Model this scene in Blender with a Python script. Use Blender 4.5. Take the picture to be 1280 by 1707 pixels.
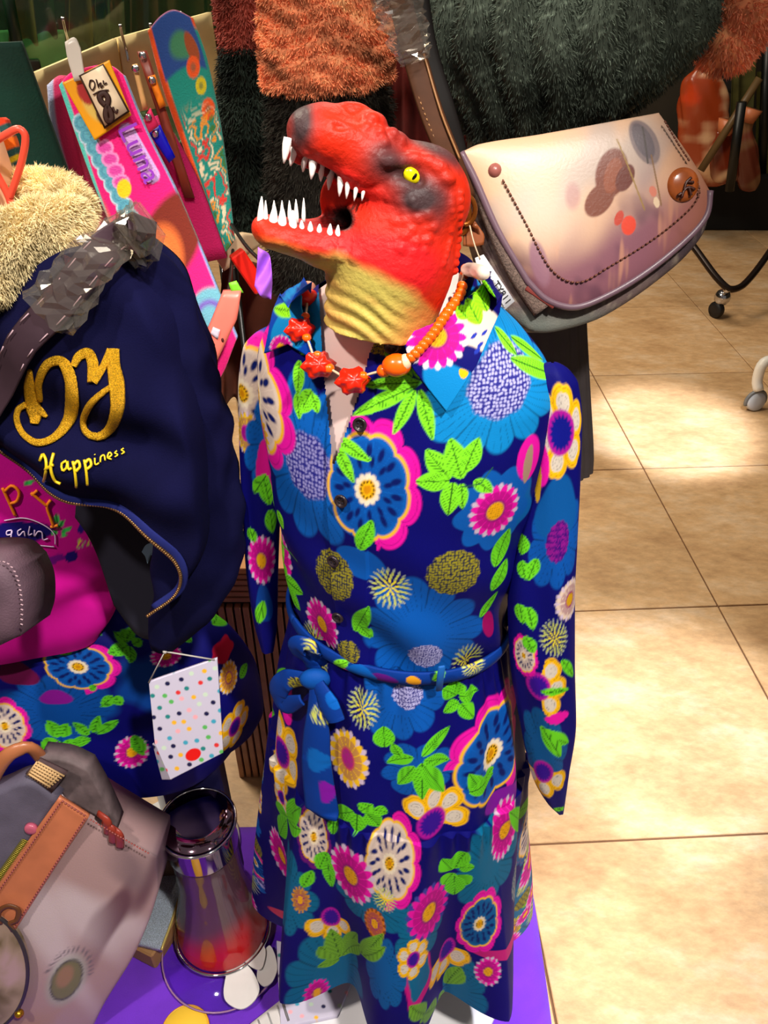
import bpy, math, random
import numpy as np
from mathutils import Vector, Matrix
from mathutils.bvhtree import BVHTree
random.seed(7); rng = np.random.default_rng(7)
for o in list(bpy.data.objects): bpy.data.objects.remove(o)
SC = bpy.context.scene; COL = SC.collection

# ---------------------------------------------------------------- camera
F = 1350.0; H = 1.45; PITCH = math.radians(37.3)
cp, sp_ = math.cos(PITCH), math.sin(PITCH)
FW = np.array([0, cp, -sp_]); UP = np.array([0, sp_, cp]); RT = np.array([1.0, 0, 0]); CAM = np.array([0, 0, H])
cd = bpy.data.cameras.new('camera'); cam = bpy.data.objects.new('camera', cd); COL.objects.link(cam)
cam.location = CAM; cam.rotation_euler = (math.pi/2 - PITCH, 0, 0)
cd.sensor_fit = 'VERTICAL'; cd.sensor_height = 24.0; cd.lens = 24.0*F/1707.0
cd.clip_start = 0.02; cd.clip_end = 60
SC.camera = cam
# ---------------------------------------------------------------- light
W = bpy.data.worlds.new('shop_ambient'); SC.world = W; W.use_nodes = True
W.node_tree.nodes['Background'].inputs[0].default_value = (1.0, 0.93, 0.86, 1)
W.node_tree.nodes['Background'].inputs[1].default_value = 0.16
def P_floor(px, py):
    d = FW + RT*((px-640)/F) + UP*(-(py-853.5)/F); return CAM+d*(-H/d[2])
def spot(name, loc, target, power, size_deg, blend, col, rad=0.04):
    l = bpy.data.lights.new(name, 'SPOT'); l.energy = power; l.spot_size = math.radians(size_deg)
    l.spot_blend = blend; l.color = col; l.shadow_soft_size = rad
    o = bpy.data.objects.new(name, l); COL.objects.link(o); o.location = loc
    d = Vector(target)-Vector(loc); o.rotation_euler = d.to_track_quat('-Z', 'Y').to_euler(); return o
def area(name, loc, target, power, size, col):
    l = bpy.data.lights.new(name, 'AREA'); l.energy = power; l.size = size; l.color = col
    o = bpy.data.objects.new(name, l); COL.objects.link(o); o.location = loc
    d = Vector(target)-Vector(loc); o.rotation_euler = d.to_track_quat('-Z', 'Y').to_euler(); return o
spot('window_spotlight', (0.62, -0.35, 2.75), (0.02, 0.6, 0.85), 275, 36, 0.6, (1, 0.94, 0.86), 0.06)
spot('floor_spotlight', (0.95, 0.55, 2.8), tuple(P_floor(1150, 1215)), 640, 15, 0.7, (0.84, 0.90, 1.0), 0.05)
spot('floor_spotlight', (0.95, 0.10, 2.8), tuple(P_floor(1110, 1690)), 520, 18, 0.8, (0.92, 0.93, 1.0), 0.05)
spot('floor_spotlight', (1.0, 1.2, 2.8), tuple(P_floor(1120, 715)), 1000, 13, 0.7, (0.80, 0.86, 1.0), 0.05)
spot('window_spotlight', (-0.75, -0.25, 2.75), (-0.38, 0.75, 0.7), 150, 40, 0.6, (1, 0.90, 0.80), 0.06)
spot('bag_spotlight', (0.5, 0.0, 2.6), (0.36, 1.05, 1.05), 20, 18, 0.6, (1, 0.86, 0.7), 0.04)
area('back_fill_area', (0.3, 3.2, 2.75), (0.3, 3.2, 0), 46, 1.2, (1, 0.86, 0.68))  # added area light to lift the rear of the shop, fixture unseen
area('back_fill_area', (-1.2, 1.9, 2.7), (-0.7, 2.0, 0.8), 55, 0.6, (1, 0.9, 0.72))  # added area light brightening the garments behind the glass
spot('coat_fill_spot', (-0.05, 0.1, 2.65), (0.0, 1.12, 1.30), 95, 26, 0.7, (1, 0.9, 0.78), 0.05)  # added spot that brightens the fur coats, fixture unseen
SC.view_settings.view_transform = 'Standard'; SC.view_settings.look = 'None'
SC.view_settings.exposure = 0.0; SC.view_settings.gamma = 1.0; SC.view_settings.use_curve_mapping = False

# ---------------------------------------------------------------- projection helpers (photo pixel <-> place)
def ray(px, py):
    d = FW + RT*((px-640)/F) + UP*(-(py-853.5)/F); return d/np.linalg.norm(d)
def P(px, py, Y=None, z=None):
    d = ray(px, py)
    k = (Y/d[1]) if Y is not None else ((z-H)/d[2])
    return CAM + d*k
def project(V):
    R = np.asarray(V, float)-CAM; zc = R@FW
    return np.stack([640+F*(R@RT)/zc, 853.5-F*(R@UP)/zc], -1), zc
def nrm(v): v = np.asarray(v, float); return v/np.linalg.norm(v)
class Pl:
    """a real plane in the place: through the point seen at (px,py) at distance Y; tilt 0 = upright facing the viewer, 90 = lying"""
    def __init__(s, px, py, Y, tilt=0, yaw=0):
        t, y = math.radians(tilt), math.radians(yaw)
        s.o = P(px, py, Y); s.n = np.array([math.cos(t)*math.sin(y), -math.cos(t)*math.cos(y), math.sin(t)])
    def on(s, px, py, off=0.0):
        d = ray(px, py); k = ((s.o+s.n*off-CAM)@s.n)/(d@s.n); return CAM+d*k
def srgb(c):
    c = np.asarray(c, float)/255.0
    return np.where(c <= 0.04045, c/12.92, ((c+0.055)/1.055)**2.4)

# ---------------------------------------------------------------- materials
MATS = {}
def M(name, rgb=None, rough=0.6, metal=0.0, var=0.0, vscale=30, bump=0.0, bscale=200, trans=0.0, ior=1.45, sheen=0.0, coat=0.0, emit=0.0, alpha=1.0, wave=0, spec=0.5):
    """procedural material; rgb None reads the print stored in the mesh"""
    if name in MATS: return MATS[name]
    m = bpy.data.materials.new(name); m.use_nodes = True; nt = m.node_tree; b = nt.nodes['Principled BSDF']
    N = lambda t: nt.nodes.new(t)
    b.inputs['Roughness'].default_value = rough; b.inputs['Metallic'].default_value = metal
    b.inputs['Transmission Weight'].default_value = trans; b.inputs['IOR'].default_value = ior
    b.inputs['Sheen Weight'].default_value = sheen; b.inputs['Coat Weight'].default_value = coat; b.inputs['Alpha'].default_value = alpha
    b.inputs['Specular IOR Level'].default_value = spec
    if rgb is None:
        a = N('ShaderNodeVertexColor'); a.layer_name = 'Col'; src = a.outputs['Color']
    else:
        c = N('ShaderNodeRGB'); c.outputs[0].default_value = (*srgb(rgb), 1); src = c.outputs[0]
    tc = N('ShaderNodeTexCoord')
    if var > 0:
        n = N('ShaderNodeTexNoise'); n.inputs['Scale'].default_value = vscale; n.inputs['Detail'].default_value = 4
        nt.links.new(tc.outputs['Object'], n.inputs['Vector'])
        mr = N('ShaderNodeMapRange'); mr.inputs['From Min'].default_value = 0.3; mr.inputs['From Max'].default_value = 0.7
        mr.inputs['To Min'].default_value = 1-var; mr.inputs['To Max'].default_value = 1+var
        nt.links.new(n.outputs['Fac'], mr.inputs['Value'])
        mx = N('ShaderNodeVectorMath'); mx.operation = 'SCALE'
        nt.links.new(src, mx.inputs[0]); nt.links.new(mr.outputs[0], mx.inputs['Scale']); src = mx.outputs[0]
    nt.links.new(src, b.inputs['Base Color'])
    if emit > 0:
        nt.links.new(src, b.inputs['Emission Color']); b.inputs['Emission Strength'].default_value = emit
    if bump > 0:
        if wave:
            n = N('ShaderNodeTexWave'); n.inputs['Scale'].default_value = bscale; n.inputs['Distortion'].default_value = 2; out = n.outputs['Fac']
        else:
            n = N('ShaderNodeTexNoise'); n.inputs['Scale'].default_value = bscale; n.inputs['Detail'].default_value = 3; out = n.outputs['Fac']
        nt.links.new(tc.outputs['Object'], n.inputs['Vector'])
        bp = N('ShaderNodeBump'); bp.inputs['Strength'].default_value = bump; bp.inputs['Distance'].default_value = 0.002
        nt.links.new(out, bp.inputs['Height']); nt.links.new(bp.outputs[0], b.inputs['Normal'])
    MATS[name] = m; return m

def thin(name, tint=(245, 245, 245), ior=1.5, rough=0.06, body=0.0, bodycol=(200, 200, 200)):
    """thin clear sheet: see-through, with Fresnel reflection"""
    if name in MATS: return MATS[name]
    m = bpy.data.materials.new(name); m.use_nodes = True; nt = m.node_tree; N = nt.nodes.new; L = nt.links.new
    nt.nodes.remove(nt.nodes['Principled BSDF']); out = [n for n in nt.nodes if n.type == 'OUTPUT_MATERIAL'][0]
    t = N('ShaderNodeBsdfTransparent'); t.inputs[0].default_value = (*srgb(tint), 1); g = N('ShaderNodeBsdfGlossy'); g.inputs['Roughness'].default_value = rough
    lw = N('ShaderNodeLayerWeight'); lw.inputs['Blend'].default_value = 0.5; pw = N('ShaderNodeMath'); pw.operation = 'POWER'; L(lw.outputs['Facing'], pw.inputs[0]); pw.inputs[1].default_value = 4.0; f = N('ShaderNodeMapRange'); L(pw.outputs[0], f.inputs['Value']); f.inputs['To Min'].default_value = (ior-1)**2/(ior+1)**2*1.4; f.inputs['To Max'].default_value = 0.45; mx = N('ShaderNodeMixShader'); L(f.outputs[0], mx.inputs[0]); L(t.outputs[0], mx.inputs[1]); L(g.outputs[0], mx.inputs[2]); last = mx
    if body > 0:
        d = N('ShaderNodeBsdfDiffuse'); d.inputs[0].default_value = (*srgb(bodycol), 1); m2 = N('ShaderNodeMixShader'); m2.inputs[0].default_value = body; L(mx.outputs[0], m2.inputs[1]); L(d.outputs[0], m2.inputs[2]); last = m2
    L(last.outputs[0], out.inputs['Surface']); MATS[name] = m; return m

# ---------------------------------------------------------------- object helpers
def mk(name, V, Fc, mat, parent=None, col=None, smooth=True):
    me = bpy.data.meshes.new(name)
    V = np.asarray(V, np.float32).reshape(-1, 3)
    if isinstance(Fc, np.ndarray) and Fc.ndim == 2:
        n, k = Fc.shape
        me.vertices.add(len(V)); me.vertices.foreach_set('co', V.ravel())
        me.loops.add(n*k); me.loops.foreach_set('vertex_index', Fc.astype(np.int32).ravel())
        me.polygons.add(n); me.polygons.foreach_set('loop_start', np.arange(0, n*k, k, dtype=np.int32))
        me.update(calc_edges=True)
    else:
        me.from_pydata(V.tolist(), [], [list(map(int, f)) for f in Fc]); me.update()
    me.validate()
    if col is not None:
        at = me.color_attributes.new('Col', 'FLOAT_COLOR', 'POINT')
        c = np.ones((len(V), 4), np.float32); c[:, :3] = np.clip(np.asarray(col).reshape(-1, 3), 0, 4); at.data.foreach_set('color', c.ravel())
    if smooth: me.polygons.foreach_set('use_smooth', np.ones(len(me.polygons), bool))
    me.materials.append(mat)
    o = bpy.data.objects.new(name, me); COL.objects.link(o)
    if parent is not None: setp(o, parent)
    return o
def setp(o, parent):
    o.parent = parent; o.matrix_parent_inverse = Matrix.Translation(-Vector(wloc(parent)))
def wloc(o):
    v = Vector(o.location)
    while o.parent: o = o.parent
    return v
def thing(name, label, cat, loc=(0, 0, 0), group=None):
    o = bpy.data.objects.new(name, None); COL.objects.link(o); o.location = tuple(loc); o.empty_display_size = 0.05
    return tag(o, label, cat, group)
def tag(o, label, cat, group=None):
    o['label'] = label; o['category'] = cat
    if group: o['group'] = group
    return o
def kind(o, k): o['kind'] = k; return o

def grid_faces(m, n, wrap=False, base=0):
    i, j = np.meshgrid(np.arange(m-1), np.arange(n if wrap else n-1), indexing='ij')
    j2 = (j+1) % n
    return np.stack([i*n+j, i*n+j2, (i+1)*n+j2, (i+1)*n+j], -1).reshape(-1, 4)[:, ::-1]+base
def loft(rings, cap=True):
    R = np.asarray(rings); m, n = R.shape[:2]; V = R.reshape(-1, 3); Fc = [list(f) for f in grid_faces(m, n, True)]
    if cap: Fc.append(list(range(n))); Fc.append([(m-1)*n+i for i in range(n)][::-1])
    return V, Fc
def cubic(xs, xp, fp):
    """smooth monotone-ish interpolation"""
    xp = np.asarray(xp, float); fp = np.asarray(fp, float); xs = np.asarray(xs, float)
    d = np.diff(fp)/np.diff(xp); m = np.zeros(len(xp)); m[1:-1] = np.where(d[1:]*d[:-1] > 0, 2*d[1:]*d[:-1]/(d[1:]+d[:-1]+1e-12), 0); m[0] = d[0]; m[-1] = d[-1]
    k = np.clip(np.searchsorted(xp, xs)-1, 0, len(xp)-2); h = np.diff(xp)[k]; t = (xs-xp[k])/h; t = np.clip(t, 0, 1)
    return (2*t**3-3*t**2+1)*fp[k]+(t**3-2*t**2+t)*h*m[k]+(-2*t**3+3*t**2)*fp[k+1]+(t**3-t**2)*h*m[k+1]
def spline(pts, n):
    """smooth curve through points"""
    p = np.asarray(pts, float); L = np.r_[0, np.cumsum(np.linalg.norm(np.diff(p, axis=0), axis=1)+1e-9)]
    s = np.linspace(0, L[-1], n); out = np.zeros((n, p.shape[1]))
    if len(p) < 3: return np.stack([np.interp(s, L, p[:, i]) for i in range(p.shape[1])], -1)
    m = np.zeros_like(p); m[1:-1] = (p[2:]-p[:-2])/(L[2:]-L[:-2])[:, None]; m[0] = (p[1]-p[0])/(L[1]-L[0]); m[-1] = (p[-1]-p[-2])/(L[-1]-L[-2])
    k = np.clip(np.searchsorted(L, s)-1, 0, len(p)-2); h = (L[k+1]-L[k])[:, None]; t = ((s-L[k])/(L[k+1]-L[k]))[:, None]
    return (2*t**3-3*t**2+1)*p[k]+(t**3-2*t**2+t)*h*m[k]+(-2*t**3+3*t**2)*p[k+1]+(t**3-t**2)*h*m[k+1]
def poly(pts, n):
    p = np.asarray(pts, float); L = np.r_[0, np.cumsum(np.linalg.norm(np.diff(p, axis=0), axis=1)+1e-9)]
    s = np.linspace(0, L[-1], n); return np.stack([np.interp(s, L, p[:, i]) for i in range(p.shape[1])], -1)
def sweep(pts, r, ns=8, flat=None, normal=None, closed=False):
    """tube or ribbon along pts; flat = thickness radius along normal"""
    p = np.asarray(pts, float); n = len(p); r = np.broadcast_to(np.asarray(r, float), (n,))
    t = np.gradient(p, axis=0)
    if closed: t = np.roll(p, -1, 0)-np.roll(p, 1, 0)
    t /= np.linalg.norm(t, axis=1)[:, None]+1e-12
    if normal is None:
        u = nrm(np.cross(t[0], [0.3, 0.2, 1.0])); U = [u]
        for i in range(1, n):
            u = U[-1]-t[i]*(U[-1]@t[i]); U.append(nrm(u))
        U = np.array(U)
    else:
        nn = np.broadcast_to(np.asarray(normal, float), (n, 3)); U = np.cross(t, nn); U /= np.linalg.norm(U, axis=1)[:, None]+1e-12
    Wv = np.cross(U, t)
    a = np.linspace(0, 2*np.pi, ns, endpoint=False)
    fl = r if flat is None else np.broadcast_to(np.asarray(flat, float), (n,))
    rings = p[:, None]+U[:, None]*(np.cos(a)[None, :, None]*r[:, None, None])+Wv[:, None]*(np.sin(a)[None, :, None]*fl[:, None, None])
    if closed:
        V = rings.reshape(-1, 3); Fc = [list(f) for f in grid_faces(n, ns, True)]
        for j in range(ns): Fc.append([(n-1)*ns+j, (n-1)*ns+(j+1) % ns, (j+1) % ns, j][::-1])
        return V, Fc
    return loft(rings)
def join(*parts):
    V, Fc, b = [], [], 0
    for v, f in parts:
        v = np.asarray(v).reshape(-1, 3); V.append(v); Fc += [[int(i)+b for i in q] for q in f]; b += len(v)
    return np.concatenate(V), Fc
def box(c, s, rot=None, bev=0.0):
    """bevelled box, centre c, size s, rot 3x3"""
    h = np.asarray(s, float)/2; b = min(bev, h.min()*0.9); V, Fc = [], []
    if b <= 0:
        V = np.array([[x, y, z] for x in (-1, 1) for y in (-1, 1) for z in (-1, 1)])*h
        Fc = [[0, 1, 3, 2], [4, 6, 7, 5], [0, 4, 5, 1], [2, 3, 7, 6], [0, 2, 6, 4], [1, 5, 7, 3]]
    else:
        idx = {}; V = []
        for x in (-1, 1):
            for y in (-1, 1):
                for z in (-1, 1):
                    for ax in range(3):
                        q = np.array([x, y, z])*(h-b); q[ax] = (x, y, z)[ax]*h[ax]; idx[(x, y, z, ax)] = len(V); V.append(q)
        V = np.array(V); g = lambda x, y, z, a: idx[(x, y, z, a)]
        for s_ in (-1, 1):
            f = [g(s_, -1, -1, 0), g(s_, 1, -1, 0), g(s_, 1, 1, 0), g(s_, -1, 1, 0)]; Fc.append(f if s_ > 0 else f[::-1])
            f = [g(-1, s_, -1, 1), g(-1, s_, 1, 1), g(1, s_, 1, 1), g(1, s_, -1, 1)]; Fc.append(f if s_ > 0 else f[::-1])
            f = [g(-1, -1, s_, 2), g(1, -1, s_, 2), g(1, 1, s_, 2), g(-1, 1, s_, 2)]; Fc.append(f if s_ > 0 else f[::-1])
        for y in (-1, 1):
            for z in (-1, 1):
                f = [g(-1, y, z, 1), g(1, y, z, 1), g(1, y, z, 2), g(-1, y, z, 2)]; Fc.append(f if y*z < 0 else f[::-1])
        for x in (-1, 1):
            for z in (-1, 1):
                f = [g(x, -1, z, 0), g(x, 1, z, 0), g(x, 1, z, 2), g(x, -1, z, 2)]; Fc.append(f if x*z > 0 else f[::-1])
            for y in (-1, 1):
                f = [g(x, y, -1, 0), g(x, y, 1, 0), g(x, y, 1, 1), g(x, y, -1, 1)]; Fc.append(f if x*y < 0 else f[::-1])
        for x in (-1, 1):
            for y in (-1, 1):
                for z in (-1, 1):
                    f = [g(x, y, z, 0), g(x, y, z, 1), g(x, y, z, 2)]; Fc.append(f if x*y*z > 0 else f[::-1])
    V = np.asarray(V, float)
    if rot is not None: V = V@np.asarray(rot).T
    return V+np.asarray(c), Fc
def rotz(deg):
    a = math.radians(deg); return np.array([[math.cos(a), -math.sin(a), 0], [math.sin(a), math.cos(a), 0], [0, 0, 1]])
def frame(n, up=(0, 0, 1)):
    """columns: right, up', normal"""
    n = nrm(n); r = nrm(np.cross(up, n)); return np.stack([r, np.cross(n, r), n], -1)
def lathe(prof, c=(0, 0, 0), axis=(0, 0, 1), ns=32, cap=True):
    ax = nrm(axis); ref = np.array([1., 0, 0]) if abs(ax[0]) < 0.9 else np.array([0, 1., 0])
    u = nrm(np.cross(ax, ref)); w = np.cross(ax, u); a = np.linspace(0, 2*np.pi, ns, endpoint=False)
    rings = [np.asarray(c)+ax*h+u*(r*np.cos(a))[:, None]+w*(r*np.sin(a))[:, None] for r, h in prof]
    return loft(rings, cap)
def ball(c, r, rot=None, ns=14, nr=9):
    r = np.broadcast_to(np.asarray(r, float), (3,)); th = np.linspace(0.05, math.pi-0.05, nr); a = np.linspace(0, 2*np.pi, ns, endpoint=False)
    rings = np.stack([np.stack([np.sin(t)*np.cos(a)*r[0], np.sin(t)*np.sin(a)*r[1], np.full(ns, np.cos(t)*r[2])], -1) for t in th[::-1]])
    V, Fc = loft(rings)
    if rot is not None: V = V@np.asarray(rot).T
    return V+np.asarray(c), Fc
def coons(top, right, bottom, left, m, n, smooth=True):
    fn = spline if smooth else poly
    T, B, L, R = fn(top, n), fn(bottom, n), fn(left, m), fn(right, m)
    u = np.linspace(0, 1, n)[None, :, None]; v = np.linspace(0, 1, m)[:, None, None]
    return (1-v)*T[None]+v*B[None]+(1-u)*L[:, None]+u*R[:, None]-((1-u)*(1-v)*T[0]+u*(1-v)*T[-1]+(1-u)*v*B[0]+u*v*B[-1])
def shell(Fr, Nn, th):
    """closed solid from a front grid (m,n,3), going back along -Nn by th"""
    m, n = Fr.shape[:2]; Bk = Fr-np.asarray(Nn)*(th if np.isscalar(th) else np.asarray(th)[..., None])
    V = np.concatenate([Fr.reshape(-1, 3), Bk.reshape(-1, 3)]); f = grid_faces(m, n); k = m*n
    per = list(range(n))+[i*n+n-1 for i in range(1, m)]+[(m-1)*n+j for j in range(n-2, -1, -1)]+[i*n for i in range(m-2, 0, -1)]
    side = np.array([[per[i], per[(i+1) % len(per)], per[(i+1) % len(per)]+k, per[i]+k] for i in range(len(per))])
    return V, np.concatenate([f, f[:, ::-1]+k, side])
def slab(name, top, right, bottom, left, pl, th, mat, parent=None, m=12, n=12, bulge=None, paint=None, smooth=True, pillow=0.0, off=0.0):
    g = coons(top, right, bottom, left, m, n, smooth); u = np.linspace(0, 1, n)[None, :]+np.zeros((m, 1)); v = np.linspace(0, 1, m)[:, None]+np.zeros((1, n))
    G = np.array([[pl.on(*g[i, j], off) for j in range(n)] for i in range(m)])
    b = np.zeros((m, n))
    if bulge is not None: b = b+bulge(u, v, g[..., 0], g[..., 1])
    if pillow: b = b+pillow*((1-np.abs(2*u-1)**3)*(1-np.abs(2*v-1)**3))**0.5
    G = G+pl.n*b[..., None]
    V, Fc = shell(G, pl.n, th)
    col = None
    if paint is not None:
        c = paint(g[..., 0], g[..., 1], u, v); col = np.concatenate([c.reshape(-1, 3), c.reshape(-1, 3)])
    return mk(name, V, Fc, mat, parent, col)
def mixc(c, rgb, a):
    return c*(1-a[..., None])+srgb(rgb)*a[..., None]
def fill(shape, rgb):
    return np.zeros(shape+(3,))+srgb(rgb)
def sstep(a, b, x):
    t = np.clip((x-a)/(b-a+1e-12), 0, 1); return t*t*(3-2*t)
def bumps(X, Y, seed=0, k=6):
    """smooth 2-D noise from sines, about -1..1"""
    r = np.random.default_rng(seed); s = 0
    for i in range(k):
        a = r.uniform(0, 6.28); f = 2.0**(i*0.55); s = s+np.sin((X*math.cos(a)+Y*math.sin(a))*f+r.uniform(0, 6.28))/f**0.7
    return s/2.2
def fur(name, pts, nor, length, width, colfn, parent, mat, droop=(0, 0, -0.6), spread=0.6, seed=1):
    """a pile of curved hair blades: one joined mesh nobody could count"""
    r = np.random.default_rng(seed); n = len(pts); d = nor+r.normal(0, spread*0.5, (n, 3))+np.asarray(droop)*r.uniform(0.4, 1.0, (n, 1))
    d /= np.linalg.norm(d, axis=1)[:, None]; L = length*r.uniform(0.55, 1.15, n)[:, None]
    s = np.cross(d, r.normal(0, 1, (n, 3))); s /= np.linalg.norm(s, axis=1)[:, None]+1e-9
    w = width*r.uniform(0.6, 1.3, n)[:, None]
    mid = pts+(nor*0.55+d*0.45)*L*0.55; tip = pts+nor*L*0.2+d*L*0.8
    V = np.stack([pts-s*w, pts+s*w, mid+s*w*0.8, mid-s*w*0.8, tip], 1).reshape(-1, 3)
    b = np.arange(n)[:, None]*5
    Fc = np.concatenate([b+[0, 1, 2], b+[0, 2, 3], b+[3, 2, 4]])
    c = colfn(pts, r)*r.uniform(0.8, 1.2, (n, 1)); c = np.repeat(c[:, None], 5, 1)
    return kind(mk(name, V, Fc, mat, parent, c.reshape(-1, 3), smooth=False), 'stuff')
def sample_surface(V, Fc, n, seed=3):
    r = np.random.default_rng(seed); T = []
    for f in Fc:
        for i in range(1, len(f)-1): T.append((f[0], f[i], f[i+1]))
    T = np.array(T); V = np.asarray(V); a, b, c = V[T[:, 0]], V[T[:, 1]], V[T[:, 2]]
    nn = np.cross(b-a, c-a); A = np.linalg.norm(nn, axis=1); k = r.choice(len(T), n, p=A/A.sum())
    u, v = r.uniform(0, 1, (2, n)); sw = u+v > 1; u[sw], v[sw] = 1-u[sw], 1-v[sw]
    return a[k]+(b-a)[k]*u[:, None]+(c-a)[k]*v[:, None], nn[k]/(A[k][:, None]+1e-12)
def bvh(V, Fc): return BVHTree.FromPolygons([tuple(map(float, v)) for v in V], [tuple(map(int, f)) for f in Fc])
def hit(tree, px, py, Yfall=0.6):
    p, n, i, d = tree.ray_cast(Vector(CAM), Vector(ray(px, py)))
    if p is None: return P(px, py, Yfall), np.array([0, -1.0, 0])
    n = np.array(n); 
    if n@ray(px, py) > 0: n = -n
    return np.array(p), n

def puck(name, outline, pl, th, mat, parent=None, off=0.0, paint=None, rings=10):
    """flat solid bounded by a closed outline (photo pixels on plane pl)"""
    o = np.asarray(outline, float); n = len(o); c = o.mean(0); k = np.linspace(0.02, 1, rings); g = c+(o-c)[None]*k[:, None, None]
    top = np.array([[pl.on(*p, off) for p in r] for r in g]); bot = top[::-1]-pl.n*th; V, Fc = loft(np.concatenate([top, bot]), True); col = None
    if paint is not None:
        q = paint(g[..., 0], g[..., 1], 0, 0).reshape(-1, 3); col = np.concatenate([q, q.reshape(rings, n, 3)[::-1].reshape(-1, 3)])
    return mk(name, V, Fc, mat, parent, col, smooth=False)
# ================================================================ SETTING: floor, walls
def floor_material():
    m = bpy.data.materials.new('beige_stone_tile'); m.use_nodes = True; nt = m.node_tree; b = nt.nodes['Principled BSDF']; N = nt.nodes.new; L = nt.links.new
    g = N('ShaderNodeNewGeometry'); mp = N('ShaderNodeMapping'); mp.inputs['Scale'].default_value = (1.0, 2.1, 1.0); mp.inputs['Rotation'].default_value = (0, 0, 0.9)
    L(g.outputs['Position'], mp.inputs['Vector'])
    n1 = N('ShaderNodeTexNoise'); n1.inputs['Scale'].default_value = 3.2; n1.inputs['Detail'].default_value = 9; n1.inputs['Roughness'].default_value = 0.72; L(mp.outputs[0], n1.inputs['Vector'])
    n2 = N('ShaderNodeTexNoise'); n2.inputs['Scale'].default_value = 28; n2.inputs['Detail'].default_value = 6; n2.inputs['Roughness'].default_value = 0.7; L(mp.outputs[0], n2.inputs['Vector'])
    r1 = N('ShaderNodeValToRGB'); e = r1.color_ramp.elements
    e[0].position = 0.22; e[0].color = (*srgb((160, 116, 74)), 1); e[1].position = 0.80; e[1].color = (*srgb((230, 206, 176)), 1)
    k = e.new(0.5); k.color = (*srgb((206, 166, 120)), 1)
    L(n1.outputs['Fac'], r1.inputs[0])
    r2 = N('ShaderNodeMapRange'); r2.inputs['From Min'].default_value = 0.3; r2.inputs['From Max'].default_value = 0.7; r2.inputs['To Min'].default_value = 0.80; r2.inputs['To Max'].default_value = 1.14
    L(n2.outputs['Fac'], r2.inputs['Value']); oi = N('ShaderNodeObjectInfo')
    r3 = N('ShaderNodeMapRange'); r3.inputs['To Min'].default_value = 0.94; r3.inputs['To Max'].default_value = 1.05; L(oi.outputs['Random'], r3.inputs['Value'])
    mu = N('ShaderNodeMath'); mu.operation = 'MULTIPLY'; L(r2.outputs[0], mu.inputs[0]); L(r3.outputs[0], mu.inputs[1])
    sc = N('ShaderNodeVectorMath'); sc.operation = 'SCALE'; L(r1.outputs[0], sc.inputs[0]); L(mu.outputs[0], sc.inputs['Scale'])
    L(sc.outputs[0], b.inputs['Base Color']); b.inputs['Roughness'].default_value = 0.42
    bp = N('ShaderNodeBump'); bp.inputs['Strength'].default_value = 0.25; bp.inputs['Distance'].default_value = 0.002; L(n2.outputs['Fac'], bp.inputs['Height']); L(bp.outputs[0], b.inputs['Normal'])
    return m
TILE = floor_material()
grout = M('grout', (105, 72, 46), 0.85, var=0.15)
fl = kind(mk('floor', *box((0.3, 2.3, -0.012), (6.4, 6.2, 0.016)), grout, smooth=False), 'structure')
G0 = P(1197, 1010, z=0); ts = 0.626; gv = nrm((-85, 1696, 0)); gu = np.array([gv[1], -gv[0], 0])
tile_me = None
for i in range(-6, 5):
    for j in range(-3, 6):
        c = G0+gu*(i+0.5)*ts+gv*(j+0.5)*ts
        if not (-2.7 < c[0] < 3.3 and -0.6 < c[1] < 5.1): continue
        if tile_me is None:
            v, f = box((0, 0, -0.005), (ts-0.0042, ts-0.0042, 0.010), bev=0.0015); t = mk('tile', v, f, TILE, smooth=False); tile_me = t.data
        else:
            t = bpy.data.objects.new('tile', tile_me); COL.objects.link(t)
        t.location = c; t.rotation_euler = (0, 0, math.atan2(gu[1], gu[0])); t.parent = fl
dark = M('dark_olive_wall', (46, 40, 30), 0.8, var=0.3, vscale=3)
for nm, c, s in (('wall_back', (0.3, 5.0, 1.4), (6.4, 0.1, 2.8)), ('wall_left', (-2.7, 2.3, 1.4), (0.1, 5.3, 2.8)), ('wall_right', (3.4, 2.3, 1.4), (0.1, 5.3, 2.8))):
    kind(mk(nm, *box(c, s), dark, smooth=False), 'structure')

# purple display mat on the floor
mp0 = [P(-260, 1372, z=0), P(872, 1352, z=0), P(922, 1760, z=0), P(940, 2050, z=0), P(-500, 2050, z=0)]
mt = coons([(-300, 1385), (300, 1380), (868, 1372)], [(868, 1372), (897, 1545), (926, 1760), (950, 2000)], [(-500, 2000), (200, 2000), (950, 2000)], [(-300, 1385), (-400, 1700), (-500, 2000)], 30, 40)
mg = np.array([[P(*q, z=0.0035) for q in row] for row in mt])
V, Fc = shell(mg, (0, 0, 1), 0.0034)
tag(mk('display_mat', V, Fc, M('purple_felt', (104, 40, 190), 0.9, var=0.22, vscale=9, bump=0.5, bscale=600, sheen=0.2)), 'purple felt mat spread on the tiles under the mannequins', 'mat')

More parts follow.
